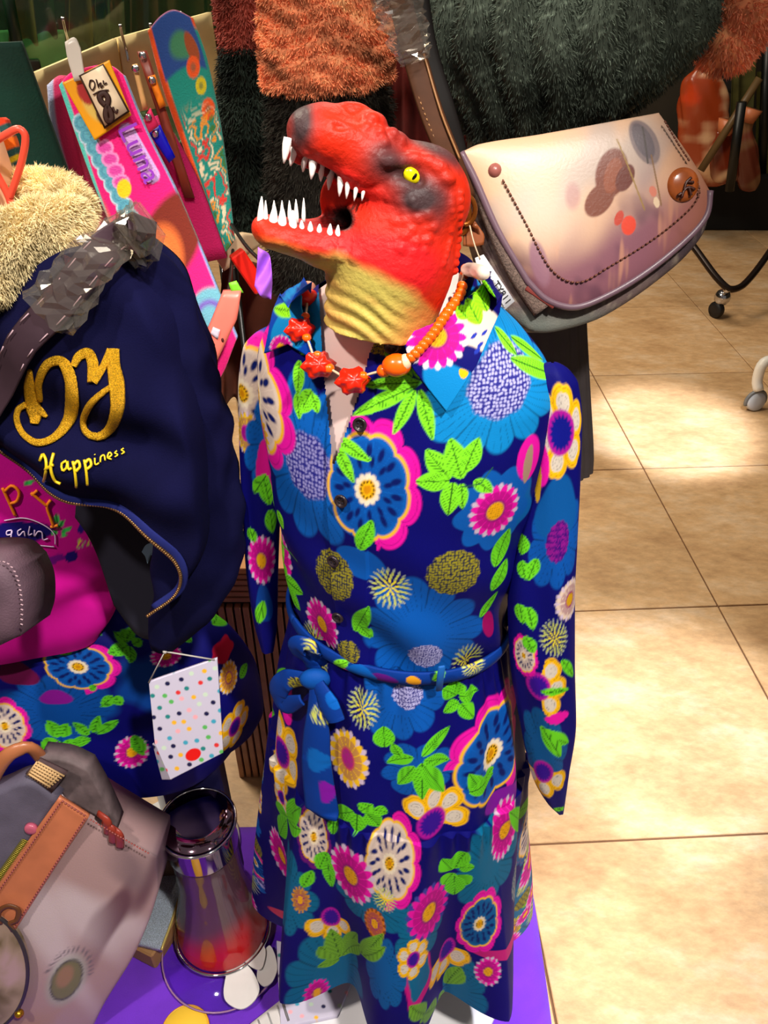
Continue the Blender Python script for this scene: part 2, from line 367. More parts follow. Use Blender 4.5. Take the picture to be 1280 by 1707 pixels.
# ================================================================ PRINT: motifs drawn in cloth space (s,t)
NAVY = (8, 8, 98); BLUE = (8, 88, 176); SKY = (12, 128, 196); LIME = (128, 226, 40); MAG = (222, 18, 158); YEL = (240, 182, 18); CREAM = (216, 196, 182); LAV = (176, 174, 222); OLIVE = (146, 136, 34); PUR = (120, 20, 150)
def al(x, e=0.05): return np.clip(0.5-x/e, 0, 1)     # 1 inside where x<0
def cells(x, y, sc, seed=0):
    """jittered dot field: distance to nearest dot centre in cell units"""
    X, Y = x*sc, y*sc; best = np.full(x.shape, 9.0); ix, iy = np.floor(X), np.floor(Y)
    for dx in (-1, 0, 1):
        for dy in (-1, 0, 1):
            cx, cy = ix+dx, iy+dy
            h = np.sin(cx*127.1+cy*311.7+seed)*43758.5453; h -= np.floor(h); g = np.sin(cx*269.5+cy*183.3+seed)*43758.5453; g -= np.floor(g)
            best = np.minimum(best, np.hypot(X-cx-0.25-0.5*h, Y-cy-0.25-0.5*g))
    return best
def petals(th, n, sharp=1.0, ph=0.0): return np.abs(np.cos(n*0.5*(th-ph)))**sharp
def d_kiwi(c, x, y, o):
    r = np.hypot(x, y); th = np.arctan2(y, x); base = o.get('base', BLUE); a0, a1 = o.get('arc', (-4, 4)); ins = ((th > a0) & (th < a1))
    lob = petals(th, 9, 0.5, 0.2)
    c = mixc(c, o.get('ring', MAG), al(r-(1.14+0.2*lob))*ins)
    c = mixc(c, (150, 10, 120), al(np.abs(r-(1.0+0.25*lob))-0.012, 0.02)*ins*(r > 1.04)*0.6)
    c = mixc(c, YEL, al(r-(0.97+0.10*lob)))
    c = mixc(c, base, al(r-(0.90+0.10*lob)))
    ray_ = np.abs(np.sin(th*17))
    c = mixc(c, (4, 50, 130) if base != CREAM else (170, 150, 150), al(0.12-ray_, 0.1)*al(r-0.9)*0.35)
    for rr, n, ph, s in ((0.72, 15, 0.1, 0.085), (0.52, 11, 0.3, 0.07)):     # seeds
        k = np.round((th-ph)*n/(2*np.pi)); tc = k*2*np.pi/n+ph; dx = r*np.cos(th-tc)-rr; dy = r*np.sin(th-tc)
        c = mixc(c, (6, 22, 92), al(np.hypot(dx/1.6, dy/0.75)-s, 0.05))
    c = mixc(c, (228, 214, 190), al(r-(0.27+0.05*petals(th, 12, 0.6))))
    c = mixc(c, YEL, al(r-0.20)); n = 12; k = np.round(th*n/(2*np.pi)); tc = k*2*np.pi/n
    c = mixc(c, (60, 30, 10), al(np.hypot(r*np.cos(th-tc)-0.155, r*np.sin(th-tc))-0.028, 0.03)); return mixc(c, (200, 130, 10), al(r-0.09))
def d_daisy(c, x, y, o):
    r = np.hypot(x, y); th = np.arctan2(y, x); n = o.get('n', 11); col = o.get('col', BLUE); k = o.get('core', 0.42)
    R = 0.80+0.20*petals(th, n, 0.7)+0.05*np.sin(th*3+1)
    a = al(r-R, 0.06); c = mixc(c, col, a)
    ln = np.abs(np.sin(th*n*2.0+np.sin(r*9)*0.35)); dk = tuple(v*0.55 for v in col)
    c = mixc(c, dk, al(0.10-ln, 0.14)*a*0.75*(r > k)*0+al(ln-0.16, 0.2)*a*0.55*(r > k))
    c = mixc(c, dk, al(petals(th, n, 1.0)-0.10, 0.1)*a*0.6*(r > k*1.1))
    if o.get('stip', True):
        q = al(np.hypot(x, y*0.95)-k*(1+0.03*np.sin(th*9))); c = mixc(c, o.get('bg', (40, 40, 130)), q)
        c = mixc(c, o.get('dot', LAV), q*al(cells(x, y, o.get('sc', 17))-0.36, 0.25))
    return c
def d_stip(c, x, y, o):
    th = np.arctan2(y, x); q = al(np.hypot(x, y)-(0.97+0.03*np.sin(th*13)), 0.05); c = mixc(c, o.get('bg', (24, 30, 60)), q)
    return mixc(c, o.get('dot', OLIVE), q*al(cells(x, y, o.get('sc', 9))-0.42, 0.22))
def d_aster(c, x, y, o):
    r = np.hypot(x, y); th = np.arctan2(y, x); n = o.get('n', 15); p = petals(th, n, 1.0)
    if o.get('back'): c = mixc(c, o['back'], al(r-(1.25+0.3*petals(th, 9, 1.2, 0.2)), 0.06))
    w = petals(th, n, 1.0, 0.2)
    c = mixc(c, o.get('tip', (196, 176, 200)), al(r-(0.72+0.28*w), 0.06))
    c = mixc(c, o.get('col', MAG), al(r-(0.70+0.24*p), 0.06))
    c = mixc(c, (120, 8, 90), al(np.abs(np.sin(th*n*0.5))-0.16, 0.2)*al(r-0.9)*0.0+al(0.2-p, 0.15)*al(r-0.7)*0.5)
    q = o.get('core', 0.30); c = mixc(c, o.get('rim', (140, 20, 110)), al(r-q*1.25, 0.08)); c = mixc(c, o.get('cc', (226, 160, 20)), al(r-q, 0.06))
    return mixc(c, (120, 80, 10), al(r-q)*al(cells(x, y, 13, 3)-0.22, 0.2)*0.7)
def d_dand(c, x, y, o):
    r = np.hypot(x, y); th = np.arctan2(y, x)
    for rr, n, s in ((0.16, 5, 0.07), (0.36, 9, 0.085), (0.58, 14, 0.09), (0.80, 19, 0.09), (0.97, 23, 0.07)):
        ph = rr*9; k = np.round((th-ph)*n/(2*np.pi)); tc = k*2*np.pi/n+ph; dx = r*np.cos(th-tc)-rr; dy = r*np.sin(th-tc)
        col = (232, 214, 40) if rr < 0.5 else (190, 196, 96) if rr < 0.9 else (150, 160, 150)
        c = mixc(c, col, al(np.hypot(dx/1.7, dy/0.62)-s, 0.05))
    return c
def d_cosmos(c, x, y, o):
    r = np.hypot(x, y); th = np.arctan2(y, x); n = o.get('n', 6); ph = o.get('ph', 0); a0, a1 = o.get('arc', (-9, 9)); k = np.round((th-ph)*n/(2*np.pi)); tc = k*2*np.pi/n+ph
    tcw = (tc+np.pi) % (2*np.pi)-np.pi; ins = (tcw > a0) & (tcw < a1)
    dx = r*np.cos(th-tc); dy = r*np.sin(th-tc); wid = 0.98*math.sin(math.pi/n)
    def pet(s):
        u = (dx-0.62)/(0.38*s+0.0); v = dy/(wid*0.84*s*(0.75+0.25*np.clip(dx, 0, 1.2))); notch = 0.10*np.exp(-(dy/(0.10))**2)
        return np.sqrt(u*u+v*v)-1+notch*1.2*(dx > 0.7)
    c = mixc(c, YEL, al(pet(1.0), 0.12)*ins); c = mixc(c, (170, 110, 10), al(np.abs(pet(0.84))-0.02, 0.08)*ins)
    c = mixc(c, (206, 194, 180), al(pet(0.60), 0.1)*ins); c = mixc(c, (110, 100, 100), al(np.abs(pet(0.42))-0.03, 0.08)*ins*0.8); c = mixc(c, (110, 100, 100), al(np.abs(pet(0.2))-0.03, 0.08)*ins*0.8)
    q = o.get('core', 0.34); c = mixc(c, o.get('rim', (170, 20, 150)), al(r-q*1.15, 0.06)); return mixc(c, o.get('cc', (52, 14, 140)), al(r-q*(0.86+0.08*np.sin(th*17)), 0.08))
def d_blob(c, x, y, o):
    r = np.hypot(x, y); th = np.arctan2(y, x); return mixc(c, o['col'], al(r-(0.9+0.1*np.sin(th*o.get('k', 3)+o.get('ph', 0))), o.get('e', 0.08)))
KINDS = dict(kiwi=d_kiwi, daisy=d_daisy, stip=d_stip, aster=d_aster, dand=d_dand, cosmos=d_cosmos, blob=d_blob)
class Cloth:
    def __init__(s, V, S, T, base=NAVY):
        s.V = V; s.S = S; s.T = T; s.px, s.zc = project(V); s.c = fill(S.shape, base)
        N = np.cross(np.gradient(V, axis=0), np.gradient(V, axis=1)); s.N = N/(np.linalg.norm(N, axis=-1)[..., None]+1e-12)
        s.front = np.einsum('ijk,ijk->ij', s.N, V-CAM) < 0
        th = bumps(S*60, T*60, 5, 4); s.c = s.c*(1+0.06*th[..., None])
    def near(s, px, py):
        d = (s.px[..., 0]-px)**2+(s.px[..., 1]-py)**2+(~s.front)*1e6; k = np.unravel_index(np.argmin(d), d.shape); return k
    def scale(s, k):
        i = min(max(k[0], 2), s.S.shape[0]-3); j = min(max(k[1], 2), s.S.shape[1]-3)
        ds = s.S[i, j+2]-s.S[i, j-2]; dt = s.T[i+2, j]-s.T[i-2, j]
        a = np.linalg.norm(s.px[i, j+2]-s.px[i, j-2])/max(abs(ds), 1e-6); b = np.linalg.norm(s.px[i+2, j]-s.px[i-2, j])/max(abs(dt), 1e-6)
        return max(a, 500), max(b, 350)
    def put(s, kd, px, py, rx, ry=None, rot=0, **o):
        ry = ry or rx; k = s.near(px, py); a, b = s.scale(k); s0, t0 = s.S[k], s.T[k]; rs, rt = rx/a, ry/b
        m = (np.abs(s.S-s0) < rs*1.7) & (np.abs(s.T-t0) < rt*1.7)
        if not m.any(): return
        x = (s.S[m]-s0)/rs; y = (s.T[m]-t0)/rt
        if rot: q = math.radians(rot); x, y = x*math.cos(q)+y*math.sin(q), -x*math.sin(q)+y*math.cos(q)
        s.c[m] = KINDS[kd](s.c[m], x, y, o)
    def leaf(s, bx, by, tx, ty, w, col=LIME, vein=(10, 60, 20)):
        k0, k1 = s.near(bx, by), s.near(tx, ty); a, b = s.scale(k0); p = np.array([s.S[k0], s.T[k0]]); q = np.array([s.S[k1], s.T[k1]]); d = q-p; L = np.linalg.norm(d)
        if L < 1e-4 or L > 0.12: return
        d /= L; w = w/(0.5*(a+b)); m = (np.abs(s.S-p[0]) < L*1.1+w) & (np.abs(s.T-p[1]) < L*1.1+w)
        X, Y = s.S[m]-p[0], s.T[m]-p[1]; u = (X*d[0]+Y*d[1])/L; v = (-X*d[1]+Y*d[0])
        uu = np.clip(u, 0, 1); prof = 0.5*w*np.sin(np.pi*uu**0.85)**0.8*(u > 0)*(u < 1); e = np.abs(v)-prof; a_ = al(e, 0.0012)*(u > 0)*(u < 1)
        c = mixc(s.c[m], col, a_); lit = tuple(min(255, x*1.15+15) for x in col)
        vn = np.abs(((u*L*1000-np.abs(v)*700)/3.2) % 1-0.5); c = mixc(c, vein, a_*al(0.40-vn, 0.10)*al(e+0.0012, 0.001)*0.75); c = mixc(c, vein, a_*al(np.abs(v)-0.00045, 0.0006)*0.9)
        s.c[m] = c
    def stem(s, pts, w=3, col=(70, 150, 50)):
        for (x0, y0), (x1, y1) in zip(pts[:-1], pts[1:]):
            k0, k1 = s.near(x0, y0), s.near(x1, y1); a, b = s.scale(k0); p = np.array([s.S[k0], s.T[k0]]); q = np.array([s.S[k1], s.T[k1]]); d = q-p; L = np.linalg.norm(d)+1e-9
            if L > 0.15: continue
            t = np.clip(((s.S-p[0])*d[0]+(s.T-p[1])*d[1])/L**2, 0, 1); e = np.hypot(s.S-p[0]-t*d[0], s.T-p[1]-t*d[1]); s.c = mixc(s.c, col, al(e-w/(a+b), 0.0008))
    def rosette(s, cx, cy, tips, w, col=LIME):
        for tx, ty in tips: s.leaf(cx+(tx-cx)*0.10, cy+(ty-cy)*0.10, tx, ty, w, col)
    def scatter(s, mask, seed, n):
        """the print goes on where the photograph does not show it"""
        r = np.random.default_rng(seed); I = np.argwhere(mask)
        if len(I) == 0: return
        for _ in range(n):
            k = tuple(I[r.integers(len(I))]); R = r.uniform(0.018, 0.04); s0, t0 = s.S[k], s.T[k]; m = (np.abs(s.S-s0) < R*1.7) & (np.abs(s.T-t0) < R*1.7) & mask
            if m.any(): s.c[m] = KINDS[['kiwi', 'daisy', 'aster', 'dand', 'cosmos', 'stip', 'aster', 'daisy'][r.integers(8)]](s.c[m], (s.S[m]-s0)/R, (s.T[m]-t0)/R, {})
PRINT = M('floral_print_cotton', None, 0.62, bump=0.12, bscale=900, spec=0.12)

# ================================================================ FLORAL DRESS on its mannequin
CX, CY, YAW = 0.015, 0.64, -23.0
RZ = rotz(YAW)[:2, :2]
ZR = np.array([0.10, 0.17, 0.30, 0.42, 0.545, 0.62, 0.72, 0.80, 0.83, 0.88, 0.95, 1.02, 1.08, 1.115, 1.14, 1.165, 1.19, 1.205, 1.215])
WR = np.array([0.200, 0.197, 0.188, 0.178, 0.166, 0.158, 0.142, 0.124, 0.118, 0.121, 0.128, 0.134, 0.138, 0.137, 0.128, 0.105, 0.071, 0.060, 0.058])
DR = np.array([0.172, 0.168, 0.158, 0.148, 0.138, 0.128, 0.112, 0.096, 0.091, 0.093, 0.096, 0.095, 0.089, 0.081, 0.075, 0.069, 0.061, 0.056, 0.055])
def half(z): return cubic(z, ZR, WR), cubic(z, ZR, DR)
def body_point(th, z, extra=0.0):
    w, d = half(z); x = (w+extra)*np.sin(th); y = -(d+extra)*np.cos(th)
    return np.stack([CX+RZ[0, 0]*x+RZ[0, 1]*y, CY+RZ[1, 0]*x+RZ[1, 1]*y, z+0*x], -1)
D2R = math.pi/180
th_f = np.concatenate([np.linspace(-180, -112, 22, endpoint=False), np.linspace(-112, 122, 430, endpoint=False), np.linspace(122, 180, 20)])*D2R
fold_t = np.array([-180, -150, -120, -95, -72, -47, -26, -4, 20, 46, 66, 92, 120, 150, 180]); fold_v = np.array([0.2, 0.8, -0.8, 0.2, 0.9, -1.0, 0.9, -1.15, 1.1, -1.0, 0.8, -0.7, 0.8, -0.6, 0.2])
def garment(zs, tmod=None, fold=None):
    TH, Z = np.meshgrid(th_f, zs); ex = np.zeros_like(TH) if fold is None else fold(TH, Z); Zc = Z if tmod is None else tmod(TH, Z)
    V = body_point(TH, Z, ex); V[..., 2] = Zc
    c0 = np.argmin(np.abs(th_f)); ds = np.linalg.norm(np.diff(body_point(TH, Z), axis=1), axis=-1); S = np.concatenate([np.zeros((len(zs), 1)), np.cumsum(ds, 1)], 1); S -= S[:, c0:c0+1]
    fr = V[:, c0]; T = np.r_[0, np.cumsum(np.linalg.norm(np.diff(body_point(0*zs, zs), axis=0), axis=1))][:, None]+0*TH
    return V, S, T, TH
def inpoly(p, poly_):
    x, y = p[..., 0], p[..., 1]; r = np.zeros(x.shape, bool); q = np.asarray(poly_); n = len(q)
    for i in range(n):
        x0, y0 = q[i]; x1, y1 = q[(i+1) % n]; c = ((y0 > y) != (y1 > y)) & (x < (x1-x0)*(y-y0)/(y1-y0+1e-9)+x0); r ^= c
    return r
dress = thing('floral_dress', 'navy floral print shirt dress with orange bead necklace worn under the dinosaur head', 'dress', (CX, CY, 0))
# ---- bodice
def bod_fold(TH, Z):
    wr = 0.0035*np.sin(TH*9+Z*40)*sstep(0.97, 0.84, Z)+0.0022*np.sin(Z*70+TH*4)*sstep(1.1, 0.9, Z)
    pl = 0.0022*(np.abs(TH-(-5*D2R)) < 8.5*D2R)
    return wr+pl
zb = np.concatenate([np.linspace(1.213, 1.13, 110, endpoint=False), np.linspace(1.13, 0.826, 260)])
V, S, T, TH = garment(zb, fold=bod_fold); B = Cloth(V, S, T)
bod_V = V
B.put('daisy', 835, 640, 128, 150, core=0.42, col=SKY, n=13, sc=20)
B.put('daisy', 512, 778, 118, 140, core=0.37, col=BLUE, n=11, sc=20, dot=(150, 146, 206))
B.put('daisy', 703, 1062, 108, 92, stip=False, col=(8, 82, 170), n=11)
B.put('blob', 520, 545, 34, 60, col=SKY, k=2); B.put('blob', 600, 940, 50, 25, 20, col=(8, 82, 170), k=2)
B.put('blob', 850, 850, 50, 55, col=(10, 90, 160), k=5)
B.put('kiwi', 400, 655, 52, 82, base=CREAM, arc=(-2.4, 1.7)); B.put('aster', 412, 722, 26, 36, col=(220, 170, 30), cc=(150, 10, 130), rim=(190, 20, 150))
for y, r_ in ((770, 26), (800, 24), (735, 22)): B.put('blob', 440, y, 15, r_, col=(205, 20, 140), k=2)
B.put('kiwi', 611, 818, 76, 86, arc=(-2.0, 1.35))
B.put('aster', 826, 852, 44, 46, back=(10, 84, 168), core=0.33)
B.put('stip', 757, 957, 47, 39); B.put('stip', 554, 962, 36, 44); B.put('dand', 651, 980, 34, 32)
B.put('aster', 537, 1040, 34, 40); B.put('aster', 434, 936, 27, 44); B.put('dand', 520, 1075, 22, 30); B.put('dand', 775, 1100, 24, 28)
B.put('stip', 710, 1095, 30, 18, dot=LAV, bg=(40, 40, 120)); B.put('stip', 580, 1088, 20, 20)
B.put('blob', 882, 765, 22, 44, -10, col=MAG, k=2); B.put('blob', 880, 775, 9, 34, 12, col=(160, 130, 110), k=2); B.put('blob', 815, 1040, 12, 26, col=(150, 10, 90), k=2)
B.put('stip', 640, 573, 30, 20, sc=8)
for l in ((703, 637, 604, 641, 24), (692, 643, 588, 692, 28), (692, 650, 655, 724, 24), (700, 648, 722, 735, 26), (688, 628, 640, 586, 22), (702, 632, 690, 590, 22),
          (750, 799, 711, 748, 36), (769, 799, 750, 729, 38), (774, 789, 798, 728, 34), (750, 801, 692, 803, 36), (755, 803, 746, 858, 34), (769, 806, 772, 848, 20), (790, 800, 820, 820, 24),
          (560, 728, 620, 768, 24), (560, 740, 590, 806, 24), (598, 918, 620, 866, 26), (592, 1052, 615, 1010, 26), (598, 1042, 622, 1062, 20),
          (462, 850, 472, 882, 22), (462, 890, 472, 940, 24), (468, 935, 478, 968, 22), (472, 960, 506, 990, 22), (474, 970, 500, 1018, 24), (470, 985, 482, 1012, 18), (440, 800, 412, 822, 26), (440, 800, 448, 842, 24), (418, 830, 412, 856, 16),
          (500, 600, 496, 660, 24), (520, 650, 500, 690, 30), (520, 655, 530, 690, 22), (495, 655, 500, 700, 20), (500, 590, 520, 560, 18), (430, 510, 470, 492, 22), (455, 500, 490, 475, 20),
          (824, 545, 862, 592, 20), (850, 596, 926, 622, 26), (850, 560, 905, 600, 18), (825, 945, 850, 880, 30), (820, 985, 845, 930, 26), (800, 1030, 830, 985, 16)): B.leaf(*l, col=LIME if l[1] < 900 else (104, 206, 34))
B.stem([(703, 637), (680, 655)]); B.stem([(440, 790), (465, 900), (495, 935)]); B.stem([(820, 780), (800, 808), (770, 812)], 2, (40, 90, 60))
B.scatter(np.abs(B.S) > 0.235, 3, 26)
hole = inpoly(B.px, [(530, 470), (536, 600), (546, 700), (555, 785), (580, 715), (605, 640), (616, 592), (628, 566), (700, 566), (772, 478), (700, 430), (560, 430)]) & (np.abs(TH) < 100*D2R)
m_, n_ = S.shape; fc = grid_faces(m_, n_); keep = ~hole.reshape(-1)[fc].all(1)
bodice = mk('bodice', V.reshape(-1, 3), fc[keep], PRINT, dress, B.c)
bod_tree = bvh(V[::3, ::3].reshape(-1, 3), grid_faces(len(zb[::3]), len(th_f[::3])))
# ---- skirt
def sk_fold(TH, Z):
    g = sstep(0.66, 0.12, Z); f = np.interp(TH/D2R, fold_t, fold_v); f = np.sin(f*1.45)
    r = 0.037*g**1.1*f+0.0035*np.sin(TH*31+2*np.sin(TH*5))*np.exp(-((0.83-Z)/0.05)**2)+0.004*np.sin(TH*14+1)*sstep(0.82, 0.7, Z)*(1-g)
    tier = 0.004*(Z < 0.600)+0.0035*np.sin(TH*40+3*np.sin(TH*7))*np.exp(-((0.598-Z)/0.035)**2)*(Z < 0.6)
    return r+tier
def sk_mod(TH, Z):
    f = np.interp(TH/D2R, fold_t, fold_v); return Z+sstep(0.45, 0.14, Z)*(0.022*np.sin(TH*2+0.6)-0.012*f)
zs = np.linspace(0.838, 0.172, 510); V, S, T, TH = garment(zs, sk_mod, sk_fold); K = Cloth(V, S, T)
TEAL = (6, 96, 136)
for a in ((815, 1440, 55, 60), (480, 1490, 40, 60), (560, 1620, 70, 60), (700, 1290, 60, 40), (860, 1540, 40, 80), (610, 1500, 60, 40), (700, 1560, 40, 50), (760, 1650, 40, 50)): K.put('daisy', a[0], a[1], a[2]*1.15, a[3]*1.15, stip=False, n=9, col=TEAL if a[1] > 1400 else (8, 76, 160))
K.put('daisy', 668, 1160, 80, 80, stip=False, col=(8, 80, 166), n=9); K.put('stip', 680, 1165, 28, 20, dot=LAV, bg=(40, 40, 120))
K.put('kiwi', 818, 1257, 60, 68, arc=(-3.2, 1.0)); K.put('blob', 838, 1330, 45, 20, -20, col=PUR, k=2)
K.put('cosmos', 720, 1372, 66, 62, n=8, ph=-1.57, arc=(-3.0, 0.1)); K.put('cosmos', 468, 1254, 46, 58, n=6, ph=0.3)
K.put('aster', 580, 1265, 40, 46, col=(230, 180, 30), cc=(170, 30, 130), rim=(190, 60, 90)); K.put('dand', 604, 1182, 27, 32); K.put('dand', 528, 1112, 22, 20)
K.put('kiwi', 648, 1440, 40, 58, base=CREAM, arc=(-1.6, 1.6)); K.put('aster', 584, 1460, 45, 44); K.put('aster', 715, 1520, 44, 44, tip=(60, 60, 150)); K.put('aster', 470, 1427, 30, 38); K.put('aster', 842, 1384, 32, 44)
K.put('kiwi', 880, 1370, 24, 44, base=CREAM, ring=(10, 90, 140)); K.put('kiwi', 522, 1395, 26, 44, base=CREAM, ring=(90, 20, 110))
K.put('cosmos', 553, 1528, 42, 40, n=6, ph=1.57, arc=(-0.5, 3.0)); K.put('cosmos', 743, 1582, 40, 42, n=6, ph=1.57, arc=(-0.5, 3.0))
K.put('stip', 860, 1460, 24, 30, dot=(130, 130, 140), bg=(40, 90, 120)); K.put('aster', 853, 1551, 24, 20, col=(190, 170, 40), tip=(6, 110, 130)); K.put('aster', 500, 1500, 18, 24, col=(200, 140, 30), tip=(20, 80, 140))
K.put('blob', 700, 1640, 34, 44, col=(190, 20, 120), k=4); K.put('blob', 700, 1632, 26, 34, col=TEAL, k=4); K.put('blob', 845, 1590, 60, 10, col=(180, 30, 110), k=2); K.put('blob', 495, 1540, 40, 9, 10, col=(200, 60, 90), k=2)
K.put('daisy', 640, 1625, 44, 60, stip=False, n=9, col=(6, 84, 150)); K.put('aster', 625, 1540, 22, 26, col=(200, 110, 30), tip=(120, 60, 20)); K.put('kiwi', 800, 1540, 30, 40, base=(6, 96, 150)); K.put('cosmos', 690, 1600, 30, 34, n=6, ph=0.4); K.put('aster', 815, 1620, 24, 26); K.put('dand', 640, 1500, 20, 20); K.put('aster', 530, 1655, 26, 24, tip=(6, 110, 150)); K.put('cosmos', 470, 1330, 22, 26, n=6)
for y in (1145, 1185): K.put('blob', 478, y, 12, 22, col=MAG, k=2)
G2 = (98, 200, 32)
for l in ((692, 1277, 662, 1308, 24), (703, 1272, 704, 1334, 28), (705, 1276, 740, 1320, 28), (705, 1268, 750, 1267, 24), (703, 1262, 750, 1210, 24), (690, 1262, 644, 1272, 22), (640, 1246, 640, 1210, 32), (668, 1262, 652, 1240, 20),
          (765, 1170, 738, 1188, 28), (765, 1160, 796, 1150, 30), (768, 1172, 790, 1196, 28), (762, 1158, 760, 1134, 26), (760, 1160, 738, 1148, 26), (806, 1322, 782, 1290, 24), (780, 1320, 822, 1288, 30), (808, 1302, 824, 1278, 20),
          (471, 1165, 456, 1135, 26), (471, 1165, 490, 1150, 24), (470, 1170, 458, 1190, 22), (455, 1130, 476, 1120, 16), (590, 1352, 552, 1362, 26), (600, 1352, 622, 1340, 26), (596, 1356, 590, 1392, 28), (612, 1356, 632, 1378, 26), (620, 1350, 646, 1355, 22), (556, 1360, 556, 1392, 20),
          (478, 1362, 460, 1342, 28), (478, 1362, 502, 1345, 28), (478, 1366, 466, 1392, 28), (480, 1366, 502, 1382, 26), (545, 1420, 530, 1450, 22), (545, 1430, 552, 1480, 18),
          (755, 1450, 735, 1432, 26), (758, 1448, 778, 1420, 26), (755, 1455, 738, 1475, 28), (762, 1458, 782, 1475, 26), (757, 1460, 758, 1492, 28), (765, 1446, 792, 1446, 22), (505, 1480, 520, 1450, 18),
          (567, 1598, 528, 1612, 24), (567, 1596, 532, 1578, 22), (567, 1594, 552, 1548, 22), (570, 1594, 596, 1556, 22), (572, 1590, 602, 1576, 20), (600, 1588, 640, 1556, 22), (604, 1592, 642, 1578, 18),
          (708, 1690, 682, 1676, 26), (708, 1690, 735, 1680, 28), (708, 1692, 700, 1706, 24), (745, 1640, 768, 1612, 20), (740, 1650, 730, 1668, 18), (870, 1510, 884, 1488, 22), (868, 1590, 884, 1570, 26), (866, 1352, 892, 1340, 26), (862, 1368, 846, 1350, 24), (886, 1420, 892, 1380, 16)): K.leaf(*l, col=G2 if l[1] < 1500 else (112, 168, 40))
K.scatter((K.S < -0.20) | (K.S > 0.30), 5, 70)
skirt = mk('skirt', V.reshape(-1, 3), grid_faces(*S.shape), PRINT, dress, K.c)
sk_tree = bvh(V[::4, ::4].reshape(-1, 3), grid_faces(len(zs[::4]), len(th_f[::4])))
# ---- sleeves
def sleeve(rows, Ys, m=280, n=150, flat=0.42, seed=0):
    r = np.array(rows, float); y = np.linspace(r[0, 0], r[-1, 0], m); L = cubic(y, r[:, 0], r[:, 1]); R_ = cubic(y, r[:, 0], r[:, 2]); Y = np.interp(y, [r[0, 0], r[-1, 0]], Ys)
    a = np.linspace(0, 2*np.pi, n, endpoint=False); V = np.zeros((m, n+1, 3)); S = np.zeros((m, n+1)); T = np.zeros((m, n+1)); t = 0; prev = None
    for i in range(m):
        c = P((L[i]+R_[i])/2, y[i], Y=Y[i]); zc = (c-CAM)@FW; hw = (R_[i]-L[i])/2*zc/F; aa = np.append(a, 2*np.pi)-np.pi
        fo = 1+0.10*np.sin(3*aa+y[i]*0.012+seed)+0.06*np.sin(5*aa-y[i]*0.02)
        dx = hw*np.sin(aa); dy = -hw*(flat+0.25)*np.cos(aa)*fo
        V[i] = c+np.stack([dx, dy, dx*(-0.0)+0*dx], -1); S[i] = hw*1.25*aa/1.0*0.8
        if prev is not None: t += np.linalg.norm(c-prev)
        prev = c; T[i] = t
    return V, S, T
V, S, T = sleeve([(604, 918, 924), (607, 908, 934), (618, 892, 950), (640, 882, 964), (700, 884, 970), (800, 878, 967), (900, 860, 962), (1000, 846, 958), (1100, 850, 958), (1200, 866, 960), (1290, 886, 948), (1335, 910, 942), (1356, 930, 939)], (0.595, 0.55)); A = Cloth(V, S, T)
A.put('daisy', 930, 900, 50, 90, stip=False, col=(8, 76, 160), n=9); A.put('daisy', 905, 1250, 46, 64, stip=False, n=8, col=(8, 80, 140)); A.put('blob', 930, 850, 40, 60, col=(8, 80, 150), k=3)
A.put('cosmos', 936, 722, 50, 80, n=6, ph=-1.4, core=0.42, cc=(14, 20, 130)); A.put('blob', 900, 772, 18, 42, 8, col=MAG, k=2); A.put('blob', 896, 800, 7, 40, col=(190, 150, 30), k=2)
A.put('stip', 930, 905, 20, 36, dot=(130, 20, 130), bg=(60, 10, 110)); A.put('aster', 950, 1000, 24, 34, col=(214, 190, 170), cc=(200, 150, 20)); A.put('dand', 925, 1065, 24, 30)
A.put('cosmos', 896, 1145, 56, 58, n=7, ph=0.1, arc=(-1.2, 1.3)); A.put('cosmos', 905, 1288, 44, 48, n=6, ph=1.57, arc=(0.2, 2.9)); A.put('kiwi', 872, 1092, 18, 26, base=CREAM)
A.put('blob', 930, 1198, 26, 9, 20, col=MAG, k=2)
for l in ((872, 890, 868, 925, 30), (868, 935, 876, 965, 26), (895, 930, 880, 970, 22), (900, 1210, 948, 1240, 26), (905, 1215, 935, 1262, 24), (900, 1150, 950, 1148, 16), (935, 1100, 956, 1128, 16), (920, 1352, 940, 1345, 14), (866, 1005, 872, 1040, 24), (880, 1010, 888, 1050, 22), (875, 1060, 890, 1090, 22)): A.leaf(*l, col=(104, 206, 34))
A.scatter(~A.front, 8, 14)
mk('sleeve', V.reshape(-1, 3), grid_faces(*S.shape), PRINT, dress, A.c)
V, S, T = sleeve([(543, 449, 453), (547, 440, 462), (558, 422, 474), (580, 405, 482), (650, 397, 484), (750, 399, 476), (850, 404, 468), (950, 410, 464), (1040, 424, 462), (1085, 436, 456)], (0.695, 0.672), m=180, n=110, seed=2); A = Cloth(V, S, T)
A.put('blob', 420, 560, 30, 40, col=(8, 70, 170), k=3, e=0.3); A.put('kiwi', 404, 655, 52, 74, base=CREAM, arc=(-2.6, 1.9)); A.put('aster', 410, 722, 26, 36, col=(224, 180, 40), cc=(150, 10, 130), rim=(190, 20, 150)); A.put('daisy', 460, 740, 50, 80, stip=False, col=BLUE, n=9)
A.put('blob', 440, 772, 14, 40, -8, col=(214, 20, 140), k=3); A.put('aster', 436, 936, 27, 42); A.put('blob', 440, 1010, 16, 34, col=(8, 60, 140), k=3)
for l in ((445, 790, 424, 822, 26), (440, 800, 450, 842, 24), (416, 880, 424, 905, 16), (450, 850, 455, 890, 20), (430, 1040, 440, 1000, 16)): A.leaf(*l, col=(104, 206, 34))
mk('sleeve', V.reshape(-1, 3), grid_faces(*S.shape), PRINT, dress, A.c)
